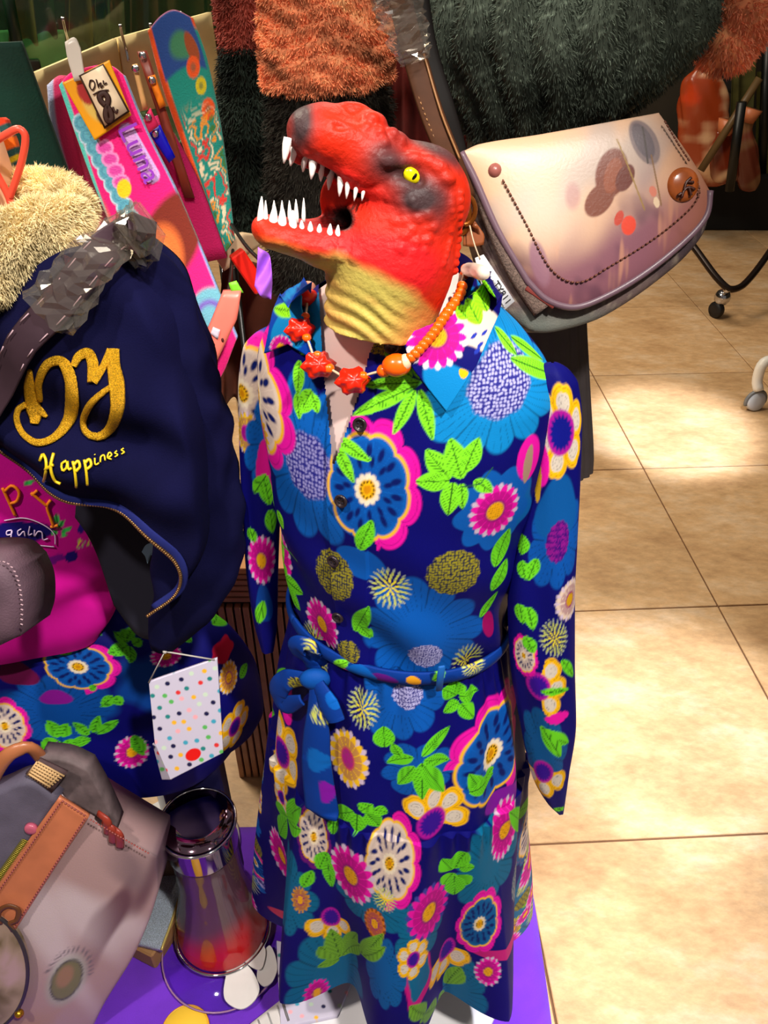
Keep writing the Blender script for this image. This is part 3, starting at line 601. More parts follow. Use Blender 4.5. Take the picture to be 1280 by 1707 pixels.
# ---- collar wings: cloth lying over the bodice
def wing(top, right, bottom, left, motif, base, m=70, n=90, lift=0.007):
    g = coons(top, right, bottom, left, m, n, False); G = np.zeros((m, n, 3)); NN = np.zeros((m, n, 3)); v = np.linspace(0, 1, m)
    for i in range(m):
        for j in range(n):
            p, q = hit(bod_tree, *g[i, j], Yfall=0.6); G[i, j] = p; NN[i, j] = q
    for _ in range(8): G[1:-1, 1:-1] = (G[:-2, 1:-1]+G[2:, 1:-1]+G[1:-1, :-2]+G[1:-1, 2:])/4; NN[1:-1, 1:-1] = (NN[:-2, 1:-1]+NN[2:, 1:-1]+NN[1:-1, :-2]+NN[1:-1, 2:])/4
    NN /= np.linalg.norm(NN, axis=-1)[..., None]; G = G+NN*(lift+0.006*(1-v)[:, None, None])
    S = np.zeros((m, n)); T = np.zeros((m, n)); e1 = nrm(G[m//2, -1]-G[m//2, 0]); e2 = G[-1, n//2]-G[0, n//2]; e2 = nrm(e2-e1*(e1@e2)); q = G-G[0, 0]; S = q@e1; T = q@e2
    c = Cloth(G, S, T, base); c.front[:] = True; motif(c); Vv, Ff = shell(G, NN, 0.0018); return mk('collar', Vv, Ff, PRINT, dress, np.concatenate([c.c.reshape(-1, 3)]*2))
def mot_r(c):
    c.put('blob', 760, 655, 50, 70, col=SKY, k=3); c.put('blob', 800, 545, 40, 60, col=CREAM, k=4); c.put('aster', 728, 562, 58, 62, core=0.3, n=15, tip=(220, 214, 220))
    for q in ((800, 575), (790, 560), (808, 555), (795, 585)): c.put('blob', *q, 9, 4, 30, col=(30, 50, 160), k=2)
    c.leaf(800, 540, 770, 490, 40, (150, 240, 30)); c.leaf(812, 520, 800, 460, 36, (150, 240, 30)); c.leaf(780, 530, 758, 505, 26, (150, 240, 30)); c.put('blob', 772, 622, 8, 10, col=YEL, k=3)
wing([(672, 560), (720, 540), (770, 492), (798, 445)], [(798, 445), (826, 490), (824, 530)], [(744, 682), (790, 610), (824, 530)], [(672, 560), (690, 610), (744, 682)], mot_r, NAVY)
def mot_l(c):
    c.put('blob', 480, 545, 30, 50, col=SKY, k=3); c.put('aster', 468, 582, 22, 20); c.leaf(500, 520, 450, 512, 18, (150, 240, 30)); c.put('blob', 505, 500, 14, 40, col=SKY, k=2)
wing([(494, 480), (508, 468), (522, 460)], [(522, 460), (516, 520), (534, 600)], [(452, 590), (490, 575), (534, 600)], [(494, 480), (470, 530), (452, 590)], mot_l, (8, 60, 160), 46, 46)
# ---- buttons
BTN = M('dark_horn_button', (40, 30, 34), 0.3, var=0.3, vscale=200)
for px, py in ((655, 577), (603, 706), (572, 832), (559, 932), (566, 1025)):
    p, n = hit(bod_tree, px, py); p = p+n*0.003
    b_ = mk('button', *lathe([(0.0005, 0.0012), (0.0038, 0.0012), (0.0042, 0.0026), (0.0058, 0.0026), (0.0062, 0.0012), (0.0058, 0)], p, n, 28), BTN, dress)
    fr = frame(n)
    hs = [lathe([(0.0008, 0.0), (0.0008, 0.0016)], p+fr[:, 0]*a*0.0015+fr[:, 1]*b*0.0015, n, 8) for a in (-1, 1) for b in (-1, 1)]
    mk('thread', *join(*hs), M('button_thread', (16, 12, 30), 0.8), b_)
# ---- belt and bow
def ringpts(z, th0, th1, k, ex):
    a = np.linspace(th0, th1, k)*D2R; return body_point(a, z+0*a, ex), np.stack([body_point(a, z+0*a, ex+0.01)-body_point(a, z+0*a, ex)], 0)[0]
def ribbon(pts, nor, w, th, parent, motif, name, m=20, wr=0.0):
    p = np.asarray(pts); t = np.gradient(p, axis=0); t /= np.linalg.norm(t, axis=1)[:, None]; nor = nor/np.linalg.norm(nor, axis=1)[:, None]; u = np.cross(t, nor); u /= np.linalg.norm(u, axis=1)[:, None]
    w = np.broadcast_to(w, (len(p),)); v = np.linspace(-1, 1, m)
    G = p[None]+u[None]*(v[:, None, None]*w[None, :, None])+nor[None]*(0.55*w[None, :, None]*(1-(v**2))[:, None, None]*0.5)
    if G[0, len(p)//2, 2] < G[-1, len(p)//2, 2]: G = G[::-1]
    S = np.r_[0, np.cumsum(np.linalg.norm(np.diff(p, axis=0), axis=1))][None]+np.zeros((m, 1)); T = v[:, None]*w[None]
    c = Cloth(G, S, T, (8, 50, 130)); c.front[:] = True; motif(c); Vv, Ff = shell(G, np.broadcast_to(nor[None], G.shape), th); return mk(name, Vv, Ff, PRINT, parent, np.concatenate([c.c.reshape(-1, 3)]*2))
def belt_mot(c):
    c.put('blob', 575, 1120, 18, 8, col=MAG, k=2); c.put('blob', 640, 1132, 26, 7, col=(90, 20, 120), k=2); c.put('blob', 690, 1136, 14, 8, col=(220, 150, 30), k=2); c.leaf(555, 1112, 582, 1102, 14); c.leaf(722, 1135, 742, 1120, 14); c.put('dand', 790, 1110, 20, 20); c.put('blob', 600, 1122, 30, 10, col=BLUE, k=3)
p, n = ringpts(0.832, -48, 102, 200, 0.007); ribbon(p, n, 0.0085, 0.003, dress, belt_mot, 'belt')
p, n = ringpts(0.832, 102, 312, 60, 0.007); ribbon(p, n, 0.0085, 0.003, dress, lambda c: None, 'belt', 6)
def at_w(px, py, off=0.012):
    p, n = hit(bod_tree if py < 1110 else sk_tree, px, py); return p+n*off
kn = at_w(542, 1128, 0.012)
def strip(pts, ws, motif, name, off=0.010):
    q = spline([at_w(x, y, off+o) for x, y, o in pts], 60); nn = np.array([hit(sk_tree, *project(v)[0])[1] for v in q]); nn = nn*0.5+nrm((-0.2, -1, 0.3))*0.5
    return ribbon(q, nn, np.interp(np.linspace(0, 1, 60), np.linspace(0, 1, len(ws)), ws), 0.0025, dress, motif, name, 14)
strip([(542, 1128, 0.004), (510, 1125, 0.012), (488, 1140, 0.012), (492, 1160, 0.008), (520, 1160, 0.004)], (0.006, 0.011, 0.013, 0.012, 0.006), lambda c: (c.put('stip', 497, 1142, 14, 14), c.leaf(500, 1160, 515, 1125, 20)), 'bow_loop')
strip([(542, 1128, 0.004), (528, 1095, 0.010), (520, 1060, 0.012), (535, 1060, 0.010), (545, 1100, 0.004)], (0.006, 0.010, 0.012, 0.010, 0.006), lambda c: c.put('dand', 528, 1078, 18, 24), 'bow_loop')
strip([(545, 1135, 0.004), (540, 1190, 0.006), (536, 1250, 0.006), (548, 1340, 0.006)], (0.007, 0.015, 0.018, 0.020), lambda c: (c.put('dand', 537, 1195, 18, 24), c.put('blob', 530, 1270, 20, 24, col=(10, 90, 170), k=3), c.put('blob', 545, 1320, 20, 16, col=PUR, k=3)), 'belt_tail')
strip([(548, 1132, 0.004), (570, 1165, 0.008), (578, 1190, 0.006)], (0.007, 0.012, 0.010), lambda c: c.put('blob', 565, 1160, 18, 20, col=BLUE, k=3), 'belt_tail')
mk('belt_knot', *ball(kn, (0.017, 0.010, 0.013)), PRINT, dress, fill((126,), (10, 70, 150)))
p, n = hit(bod_tree, 728, 1098); mk('belt_loop', *box(p+n*0.014+np.array([0, 0, -0.012]), (0.007, 0.003, 0.040), frame(n)@np.array([[1, 0, 0], [0, 0, 1], [0, -1, 0]]), 0.001), M('belt_loop_blue', (8, 90, 170), 0.7), dress)
# ================================================================ MANNEQUIN under the dress
SKIN = M('mannequin_blush_white', (226, 196, 190), 0.45, coat=0.1); WHITE = M('glossy_white_base', (230, 228, 232), 0.25)
man = thing('child_mannequin', 'pale headless child mannequin wearing the floral shirt dress on a round white base', 'mannequin', (CX, CY, 0))
rings = []
a = np.linspace(-np.pi, np.pi, 48, endpoint=False)
for z in np.linspace(0.78, 1.19, 40):
    rings.append(body_point(a, z+0*a, -0.006 if z > 0.9 else -0.012))
for z, r_ in ((1.205, 0.046), (1.225, 0.038), (1.25, 0.034), (1.275, 0.033)): rings.append(np.stack([CX+r_*np.sin(a+YAW*D2R), CY-0.004-r_*np.cos(a+YAW*D2R), z+0*a], -1))
mk('torso', *loft(rings), SKIN, man)
mk('pole', *lathe([(0.014, 0.012), (0.014, 0.80)], (CX, CY, 0), ns=20), M('chrome', (200, 200, 205), 0.15, 1.0), man)
mk('base', *lathe([(0.02, 0.004), (0.186, 0.004), (0.190, 0.007), (0.186, 0.013), (0.03, 0.018), (0.016, 0.03)], (CX, CY, 0), ns=64), WHITE, man)
# ================================================================ DINOSAUR HEAD (rubber puppet) on the mannequin's neck
def surface_nets(vals, org, h):
    s = vals < 0; nx, ny, nz = vals.shape; acc = np.zeros((nx-1, ny-1, nz-1, 3), np.float32); cnt = np.zeros((nx-1, ny-1, nz-1), np.float32)
    sl = lambda o, n: slice(o, n-1+o)
    for ax in range(3):
        others = [k for k in range(3) if k != ax]
        for d1 in (0, 1):
            for d2 in (0, 1):
                o0 = [0, 0, 0]; o0[others[0]] = d1; o0[others[1]] = d2; o1 = list(o0); o1[ax] = 1
                A_ = vals[sl(o0[0], nx), sl(o0[1], ny), sl(o0[2], nz)]; B_ = vals[sl(o1[0], nx), sl(o1[1], ny), sl(o1[2], nz)]
                cr = (A_ < 0) != (B_ < 0); t = np.where(cr, A_/(A_-B_+1e-12), 0)
                for k in range(3): acc[..., k] += np.where(cr, (t if k == ax else o0[k]), 0)
                cnt += cr
    act = cnt > 0; idx = -np.ones(act.shape, np.int64); idx[act] = np.arange(act.sum()); C = np.argwhere(act)
    V = (C+acc[act]/cnt[act][:, None])*h+np.asarray(org); Fs = []
    for ax in range(3):
        o = [k for k in range(3) if k != ax]; i0 = [slice(1, -1)]*3; i0[ax] = slice(0, -1); i1 = [slice(1, -1)]*3; i1[ax] = slice(1, None)
        a_, b_ = s[tuple(i0)], s[tuple(i1)]; e = np.argwhere(a_ != b_); 
        if len(e) == 0: continue
        fl_ = a_[tuple(e.T)]; e = e.copy(); e[:, o[0]] += 1; e[:, o[1]] += 1; q = []
        for d1, d2 in ((1, 1), (0, 1), (0, 0), (1, 0)):
            w = e.copy(); w[:, o[0]] -= d1; w[:, o[1]] -= d2; q.append(idx[tuple(w.T)])
        q = np.stack(q, 1); flip = fl_ if ax != 1 else ~fl_; q[~flip] = q[~flip][:, ::-1]; Fs.append(q)
    return V, np.concatenate(Fs)
def smin(a, b, k): h = np.clip(0.5+0.5*(b-a)/k, 0, 1); return b*(1-h)+a*h-k*h*(1-h)
DK = None
dc = P(620, 380, Y=0.600); dz = (dc-CAM)@FW; DK = dz/F               # metres for one photo pixel at the head
vd = ray(620, 380); e_b = nrm(UP-vd*(UP@vd)); e_a = nrm(np.cross(vd, e_b)); e_c = -vd
def rot_axis(v, ax, deg):
    a = math.radians(deg); return v*math.cos(a)+np.cross(ax, v)*math.sin(a)+ax*(ax@v)*(1-math.cos(a))
# turned a little: snout towards the viewer, crown tipped towards the viewer
ya, ta = 14, 13
EA = rot_axis(e_a, e_b, ya); EC = rot_axis(e_c, e_b, ya); EB = rot_axis(e_b, EA, ta); EC = rot_axis(EC, EA, ta)
# local (a,b,c) in photo pixels -> world
def D3(a, b, c): return dc+DK*(np.asarray(a)[..., None]*EA+np.asarray(b)[..., None]*EB+np.asarray(c)[..., None]*EC)
q_ = 1/math.cos(math.radians(ya))
hx = 3.0
ga = np.arange(-255, 215, hx); gb = np.arange(-215, 245, hx); gc = np.arange(-135, 138, hx)
Aa, Bb, Cc = [v.astype(np.float32) for v in np.meshgrid(ga, gb, gc, indexing='ij')]
def pp(px, py, c=0): return ((px-620)*q_, (380-py), c)
def cone(p, q, r0, r1, cs=1.0, vs=1.0):
    """rounded cone from p to q; cs stretches it sideways, vs upright"""
    p = np.array(p, np.float32); q = np.array(q, np.float32); d = q-p; L2 = d@d+1e-6
    X, Y, Z = Aa-p[0], Bb-p[1], Cc-p[2]; t = np.clip((X*d[0]+Y*d[1]+Z*d[2])/L2, 0, 1)
    return np.sqrt((X-t*d[0])**2+((Y-t*d[1])/vs)**2+((Z-t*d[2])/cs)**2)-(r0+(r1-r0)*t)
def ell(p, r):
    X, Y, Z = (Aa-p[0])/r[0], (Bb-p[1])/r[1], (Cc-p[2])/r[2]; k = np.sqrt(X*X+Y*Y+Z*Z)+1e-6; return (k-1)*min(r)
Fd = cone(pp(642, 556), pp(655, 430), 98, 108, 0.92)
Fd = smin(Fd, cone(pp(655, 430), pp(690, 330), 106, 84, 0.92), 22)
Fd = smin(Fd, ell(pp(688, 336), (92, 74, 80)), 18)
up = cone(pp(690, 312), pp(600, 272), 54, 54, 1.16); up = smin(up, cone(pp(600, 268), pp(532, 240), 52, 41, 1.2), 14); up = smin(up, cone(pp(540, 234), pp(514, 236), 38, 33, 1.3), 12)
Fd = smin(Fd, up, 14)
lo = cone(pp(456, 388), pp(540, 404), 25, 36, 1.55); lo = smin(lo, cone(pp(540, 406), pp(650, 430), 37, 66, 1.35), 14); lo = smin(lo, cone(pp(446, 382, 0), pp(476, 390), 20, 24, 1.7), 8)
Fd = smin(Fd, lo, 12); Fd = smin(Fd, ell(pp(612, 345, -46), (72, 62, 22)), 14)
# open mouth: cavity, hollow tongue bed and palate
cav = smin(cone(pp(430, 318), pp(560, 334), 30, 34, 3.0, 0.9), cone(pp(560, 338), pp(622, 346), 36, 26, 2.6), 12); cav = smin(cav, cone(pp(600, 346), pp(690, 356), 30, 20, 1.3), 10)
cav = np.maximum(cav, -(-Aa-260)); cav = smin(cav, cone(pp(474, 358), pp(620, 376), 11, 20, 1.9, 1.0), 8); cav = smin(cav, cone(pp(516, 280), pp(620, 322), 12, 18, 1.8), 8)
lim = -40-400*sstep(pp(548, 0)[0], pp(522, 0)[0], Aa); cav = np.maximum(cav, lim-Cc); inside = cav; Fd = -smin(-Fd, cav, 7)
def add(p, r, k=6): 
    global Fd
    r = (r, r, r) if np.isscalar(r) else r; m = [(np.abs(g-p[i]) < r[i]+16) for i, g in enumerate((ga, gb, gc))]; ix = np.ix_(*m)
    X, Y, Z = (Aa[ix]-p[0])/r[0], (Bb[ix]-p[1])/r[1], (Cc[ix]-p[2])/r[2]; e = (np.sqrt(X*X+Y*Y+Z*Z)-1)*min(r); Fd[ix] = smin(Fd[ix], e, k)
def cut(p, r, k=5):
    global Fd
    r = (r, r, r) if np.isscalar(r) else r; X, Y, Z = (Aa-p[0])/r[0], (Bb-p[1])/r[1], (Cc-p[2])/r[2]; e = (np.sqrt(X*X+Y*Y+Z*Z)-1)*min(r); Fd = -smin(-Fd, e, k)
def surf_c(a, b):
    """sideways position of the skin towards the viewer"""
    i = int(np.clip((a-ga[0])/hx, 0, len(ga)-1)); j = int(np.clip((b-gb[0])/hx, 0, len(gb)-1)); col_ = Fd[i, j]; k = np.where(col_ < 0)[0]
    return gc[k[-1]] if len(k) else 0.0
def onskin(px, py, dc_=0):
    # solve for local (a,b) whose skin is seen at the photo pixel
    a, b, _ = pp(px, py); c = 60.0
    for _ in range(7):
        w = D3(np.array(a), np.array(b), np.array(c)); pr = project(w)[0]; a += (px-pr[0])*0.9; b -= (py-pr[1])*0.9; c = surf_c(a, b)
    return (a, b, c+dc_)
for k in range(11):                                     # upper lip scales
    t = k/10; p = onskin(486+t*150, 258+t*68, -5); add(p, (11, 10, 9))
for k in range(8):
    t = k/7; p = onskin(515+t*95, 252+t*48, -6); add(p, (12, 10, 9), 4)
for k in range(8): p = onskin(448+k*21, 398+k*4.6, -5); add(p, (10, 9, 9))    # lower lip scales
for k in range(5): p = onskin(500+k*24, 412+k*5, -7); add(p, (12, 12, 9), 4)
add((pp(606, 196, 0)[0], 380-218, 8), (26, 15, 26), 10); add((pp(644, 222, 0)[0], 380-242, 8), (22, 13, 24), 9); add((pp(700, 248)[0], 380-268, 0), (40, 14, 36), 10)   # crown lumps
for px, py, r in ((620, 200, 12), (632, 222, 11), (640, 240, 10), (655, 225, 11), (668, 236, 10), (612, 214, 9)): add(onskin(px, py, -4), r, 5)
for px, py, r in ((648, 268, 12), (668, 268, 12), (690, 266, 13), (712, 270, 13), (732, 280, 13), (744, 298, 11)): add(onskin(px, py, -1), (16, r, 13), 7)      # brow ridge
for px, py, r in ((634, 320, 10), (650, 330, 10), (668, 336, 10), (688, 336, 10)): add(onskin(px, py, -3), r, 5)
cut(onskin(684, 298, 4), (24, 17, 12)); add(onskin(672, 318, -6), (24, 16, 12), 8)
p = onskin(572, 240, -10); add(p, (40, 26, 15), 10); cut(onskin(566, 210, 2), (12, 6, 6), 4); add(onskin(592, 190, -8), (30, 14, 14), 8)
for i_, (px, py) in enumerate(((672, 352), (692, 346), (676, 372), (697, 366), (714, 360), (686, 386), (706, 384), (722, 380), (676, 396), (694, 406), (712, 402), (690, 422), (706, 420), (660, 372), (668, 416))): add(onskin(px, py, -7), (12, 11, 11), 3)
for i_ in range(11): add(onskin(752-i_*1.5+8*math.sin(i_*0.3), 330+i_*11, -5), (8, 8, 9), 3); add(onskin(768-0.25*i_**1.6, 322+i_*13, -4), (8, 7, 9), 3)
# throat wrinkles
rr = (Bb+0.25*Aa+18*np.sin(Aa*0.02)); wr = np.clip((-70-Bb)/50, 0, 1)*np.clip((60-Aa)/60, 0, 1); Fd += 2.8*np.sin(rr*0.23+1.2*np.sin(Aa*0.05))*wr
Fd = np.maximum(Fd, -(Bb+170+0.09*Aa))                  # cut the neck
hol = cone(pp(648, 600), pp(650, 470), 84, 70, 0.9); Fd = -smin(-Fd, hol, 4)
LV, LF = surface_nets(Fd, (ga[0], gb[0], gc[0]), hx)
la, lb, lc = LV.T; HV = D3(la, lb, lc); hp = project(HV)[0]; hxp, hyp = hp.T
# paint: the rubber's own airbrushed colour, plus shade painted inside the mouth, in the head's own side-view coordinates
X_ = la/q_+620; Y_ = 380-lb
def soft(cx, cy, rx, ry, rot=0):
    q = math.radians(rot); x, y = X_-cx, Y_-cy; u = (x*math.cos(q)+y*math.sin(q))/rx; v = (-x*math.sin(q)+y*math.cos(q))/ry; return np.exp(-(u*u+v*v)**1.2)
hc = fill((len(LV),), (200, 38, 12)); nz_ = bumps(X_*0.05, Y_*0.05, 4)
hc = mixc(hc, (206, 22, 34), np.clip(soft(600, 405, 110, 34, 12)+soft(650, 420, 60, 50)+soft(560, 300, 90, 26, 22)*0.7, 0, 1)*0.8)
line = np.interp(X_, [420, 480, 560, 620, 680, 740, 800], [384, 396, 404, 426, 454, 518, 630])+6*nz_
yg = sstep(-6, 26, Y_-line); hc = mixc(hc, (186, 170, 84), yg); hc = mixc(hc, (206, 160, 86), yg*np.clip(soft(540, 505, 40, 80), 0, 1)*0.7)
hc = mixc(hc, (170, 60, 40), yg*np.clip(np.sin(lb*0.11+la*0.03)*0.5+nz_*0.4-0.25, 0, 1)*0.7); hc = mixc(hc, (214, 60, 26), yg*soft(700, 560, 60, 90)*0.6)
gy = (62, 44, 46)
for cx, cy, rx, ry, ro, s in ((500, 215, 14, 46, 10, 0.85), (560, 184, 40, 8, -8, 0.7), (622, 262, 24, 22, 0, 0.7), (655, 290, 44, 18, 24, 0.75), (672, 318, 28, 18, 0, 0.95), (700, 248, 40, 10, 22, 0.75), (648, 212, 18, 12, 30, 0.7), (735, 262, 22, 10, 40, 0.6), (706, 330, 12, 26, 0, 0.5)): hc = mixc(hc, gy, np.clip(soft(cx, cy, rx*1.4, ry*1.4, ro)*s*1.3, 0, 1))
cavv = np.minimum(np.abs(np.interp(0, [0], [0])), 1)
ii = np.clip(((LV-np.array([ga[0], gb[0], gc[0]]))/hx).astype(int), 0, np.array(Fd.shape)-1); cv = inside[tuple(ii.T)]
mm = np.clip((8-cv)/6, 0, 1); hc = mixc(hc, (120, 10, 14), mm*0.85); hc = mixc(hc, (18, 2, 2), mm*sstep(-110, -50, la))  # shade of the open mouth put into the colour, near black deep inside
dino = thing('dinosaur_head', 'red rubber dinosaur head with open toothed jaws set on the mannequin neck', 'dinosaur head', dc-np.array([0, 0, 0.06]))
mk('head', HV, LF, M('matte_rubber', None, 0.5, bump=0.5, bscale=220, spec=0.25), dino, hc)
h_tree = bvh(HV, LF)
TOOTH = M('ivory_tooth', (236, 226, 222), 0.3)
def tooth(rx, ry, tx, ty, w, push=0.002, name='tooth', depth=None):
    if depth is None: p, n = hit(h_tree, rx, ry, 0.58)
    else: p = P(rx, ry, Y=depth)
    zc = (p-CAM)@FW; k = zc/F; d = np.array([(tx-rx)*k, 0, 0])+(-(ty-ry)*k)*e_b; vec = d; base = p-nrm(vec)*0.004+ray(rx, ry)*push; tip = p+vec+ray(rx, ry)*push; r = w*0.5*k
    L = np.linalg.norm(tip-base); prof = [(r*0.9, 0), (r, L*0.25), (r*0.86, L*0.5), (r*0.55, L*0.78), (r*0.15, L)]
    mk(name, *lathe(prof, base, tip-base, 12), TOOTH, dino)
for t_ in ((478, 240, 472, 270, 15), (490, 252, 483, 275, 15), (508, 262, 504, 285, 14), (522, 268, 518, 297, 15), (536, 276, 534, 301, 13), (551, 288, 547, 315, 13), (568, 298, 565, 326, 12), (580, 304, 577, 330, 10), (594, 311, 590, 334, 9), (606, 316, 603, 334, 8)): tooth(*t_)
for t_ in ((434, 368, 438, 330, 12), (443, 368, 444, 336, 8), (455, 371, 459, 344, 16), (470, 376, 472, 346, 16), (488, 380, 489, 352, 15), (503, 384, 503, 368, 12), (517, 388, 518, 370, 13), (532, 390, 533, 374, 13), (549, 394, 551, 374, 13), (562, 396, 564, 376, 12)): tooth(*t_, push=0.003)
for t_ in ((456, 364, 458, 336, 9), (470, 363, 471, 336, 8), (483, 362, 483, 336, 8), (494, 361, 494, 334, 8), (506, 360, 507, 332, 7)): tooth(*t_, push=0.0)
p, n = hit(h_tree, 685, 292); fr = frame(n, e_b); fr2 = np.stack([fr[:, 0]*0.8+fr[:, 1]*-0.6, fr[:, 0]*0.6+fr[:, 1]*0.8, fr[:, 2]], -1)
ey = mk('eye', *ball(p+n*0.0015, (0.0066, 0.0050, 0.0032), fr2), M('eye_yellow', (244, 226, 10), 0.25), dino)
mk('pupil', *ball(p+n*0.0040+fr[:, 0]*0.0012, (0.0014, 0.0026, 0.0012), fr2), M('pupil_black', (14, 10, 6), 0.15), ey)
# ================================================================ ORANGE BEAD NECKLACE
neck = thing('bead_necklace', 'orange bead necklace with carved red beads lying over the dress collar', 'necklace', (CX, CY, 1.12))
ORG = M('orange_bead', (244, 96, 6), 0.28, coat=0.3); RED = M('coral_red_bead', (238, 34, 10), 0.3, coat=0.3); CRD = M('clear_cord', (196, 170, 140), 0.4)
class Mix:
    def ray_cast(s, o, d):
        best = (None, None, None, 1e9)
        for t in (bod_tree, h_tree):
            r = t.ray_cast(o, d)
            if r[0] is not None and r[3] < best[3]: best = r
        return best
mix = Mix()
def nk(px, py, off): p, n = hit(mix, px, py, 0.57); return p-ray(px, py)*off
run = spline([(776, 448), (772, 468), (766, 492), (752, 512), (738, 532), (722, 556), (706, 575), (690, 592), (676, 602)], 20)
rp = [nk(x, y, 0.013) for x, y in run]
for p in rp: mk('bead', *ball(p, (0.0043, 0.0043, 0.0036), frame(nrm(rp[-1]-rp[0]))), ORG, neck)
for px, py, r, mt_, sh in ((661, 609, 0.0100, ORG, 1), (640, 618, 0.0058, ORG, 1), (605, 627, 0.0042, ORG, 1), (587, 635, 0.0125, RED, 2), (548, 614, 0.0046, ORG, 1), (530, 609, 0.0125, RED, 2), (529, 592, 0.0038, ORG, 1), (511, 563, 0.0038, ORG, 1), (500, 550, 0.0115, RED, 2), (509, 527, 0.0036, ORG, 1), (512, 496, 0.0085, RED, 1)):
    p = nk(px, py, 0.012)
    if sh == 2:
        v, f = ball((0, 0, 0), (1, 1, 1), ns=22, nr=15); th = np.arctan2(v[:, 1], v[:, 0]); v = v*np.array([r, r*0.8, r*0.85])*(1+0.16*np.cos(th*6)*np.sin(np.arccos(np.clip(v[:, 2], -1, 1)))+0.08*np.sin(v[:, 2]*9))[:, None]; v = v@frame((0.2, -0.8, 0.5)).T+p
        mk('carved_bead', v, f, mt_, neck)
    else: mk('bead', *ball(p, (r*1.15 if r > 0.008 else r, r*0.9, r*0.9)), mt_, neck)
mk('bead', *ball(nk(514, 484, 0.010), (0.0075, 0.007, 0.008)), M('peach_bead', (244, 170, 140), 0.35), neck)
mk('bead', *ball(nk(675, 604, 0.012), (0.0050, 0.0065, 0.0065)), M('cream_bead', (240, 196, 160), 0.35), neck)
cd_ = spline([nk(x, y, 0.012) for x, y in ((776, 448), (752, 512), (706, 575), (661, 609), (605, 627), (587, 635), (548, 614), (530, 609), (511, 563), (500, 550), (509, 527), (513, 490))], 90); mk('cord', *sweep(cd_, 0.0011, 6), CRD, neck)
p0, p1 = nk(776, 449, 0.012), nk(808, 457, 0.012); mk('clasp', *sweep(spline([p0, (p0+p1)/2+np.array([0, 0, 0.001]), p1], 9), np.array([0.0042, 0.0052, 0.0056, 0.0056, 0.0054, 0.0054, 0.0056, 0.0054, 0.0038]), 12), M('ivory_clasp', (240, 214, 196), 0.35), neck)
# ================================================================ RIGHT: fur coats, pleated skirt, handbag, racks behind
FUR = M('fur_fibre', None, 0.75, spec=0.2)
def ring_rows(rows, Y, m, n, dr=0.6, fn=None):
    """rings from (py, left px, right px) silhouettes at distance Y"""
    r = np.array(rows, float); y = np.linspace(r[0, 0], r[-1, 0], m); L = cubic(y, r[:, 0], r[:, 1]); R_ = cubic(y, r[:, 0], r[:, 2]); a = np.linspace(-np.pi, np.pi, n, endpoint=False); out = []
    Yv = np.interp(y, [r[0, 0], r[-1, 0]], Y if np.ndim(Y) else (Y, Y))
    for i in range(m):
        c = P((L[i]+R_[i])/2, y[i], Y=Yv[i]); hw = (R_[i]-L[i])/2*((c-CAM)@FW)/F; f = 1.0 if fn is None else fn(a, y[i])
        out.append(c+np.stack([hw*np.sin(a)*f, -hw*dr*np.cos(a)*f, 0*a], -1))
    return np.array(out)
def fur_part(name, rings, parent, colfn, nh, ln, wd, droop, seed, spread=0.6):
    V, Fc = loft(rings, True); pc = colfn(V, np.random.default_rng(1)); o = mk(name, V, Fc, FUR, parent, pc*0.8); p, n = sample_surface(V, Fc, nh, seed); c = V.mean(0); m = project(p)[0]
    s = np.sign(np.einsum('ij,ij->i', n, p-np.stack([0*p[:, 0]+c[0], 0*p[:, 0]+c[1], p[:, 2]], -1))); n = n*s[:, None]
    vis = np.einsum('ij,ij->i', n, p-CAM) < 0.25; p, n = p[vis], n[vis]; fur('fur_pile', p, n, ln, wd, colfn, o, FUR, droop, spread, seed); return o
zcol = lambda c0, amp, seed, sx=60: (lambda p, r: srgb(c0)*(1+amp*bumps(p[:, 0]*sx, p[:, 2]*sx, seed))[:, None])
# fur coat with apricot top and black skirt, behind the dinosaur head
coat = thing('fur_coat', 'apricot over black banded faux fur coat hanging behind the dinosaur head', 'coat', P(550, 300, Y=1.12), 'faux fur coats')
crk = lambda a, y: 1+0.035*np.sin(y*0.20+2.2*np.sin(a*4+y*0.02))+0.03*np.sin(a*9+y*0.05)-0.06*np.exp(-((a-0.12)/0.05)**2)
ap = lambda p, r: np.clip(srgb((244, 152, 106))*(1+0.55*bumps(p[:, 0]*70, p[:, 2]*130, 11))[:, None], 0.02, 1)
fur_part('apricot_panel', ring_rows([(-150, 440, 650), (-40, 434, 648), (60, 433, 655), (110, 434, 655), (146, 440, 640), (156, 455, 620)], 1.12, 70, 90, 0.55, crk), coat, ap, 30000, 0.0055, 0.0005, (0, 0, -0.5), 21)
bk = zcol((34, 30, 24), 0.45, 12)
fur_part('black_panel', ring_rows([(128, 452, 640), (180, 448, 652), (300, 448, 640), (420, 450, 620), (486, 455, 600), (496, 470, 580)], 1.12, 40, 60, 0.5, lambda a, y: 1+0.03*np.sin(a*7)), coat, bk, 16000, 0.012, 0.0006, (0, 0, -0.9), 22)
coat2 = thing('fur_coat', 'dusty rose over dark green banded fur coat beside the teal bath towel', 'coat', P(400, 250, Y=1.32), 'faux fur coats')
fur_part('rose_panel', ring_rows([(-120, 352, 452), (0, 358, 450), (60, 366, 450), (86, 372, 446)], 1.32, 24, 50, 0.7, lambda a, y: 1+0.03*np.sin(a*6+y*0.05)), coat2, zcol((160, 78, 66), 0.3, 13), 9000, 0.008, 0.0007, (0, 0, -0.6), 23)
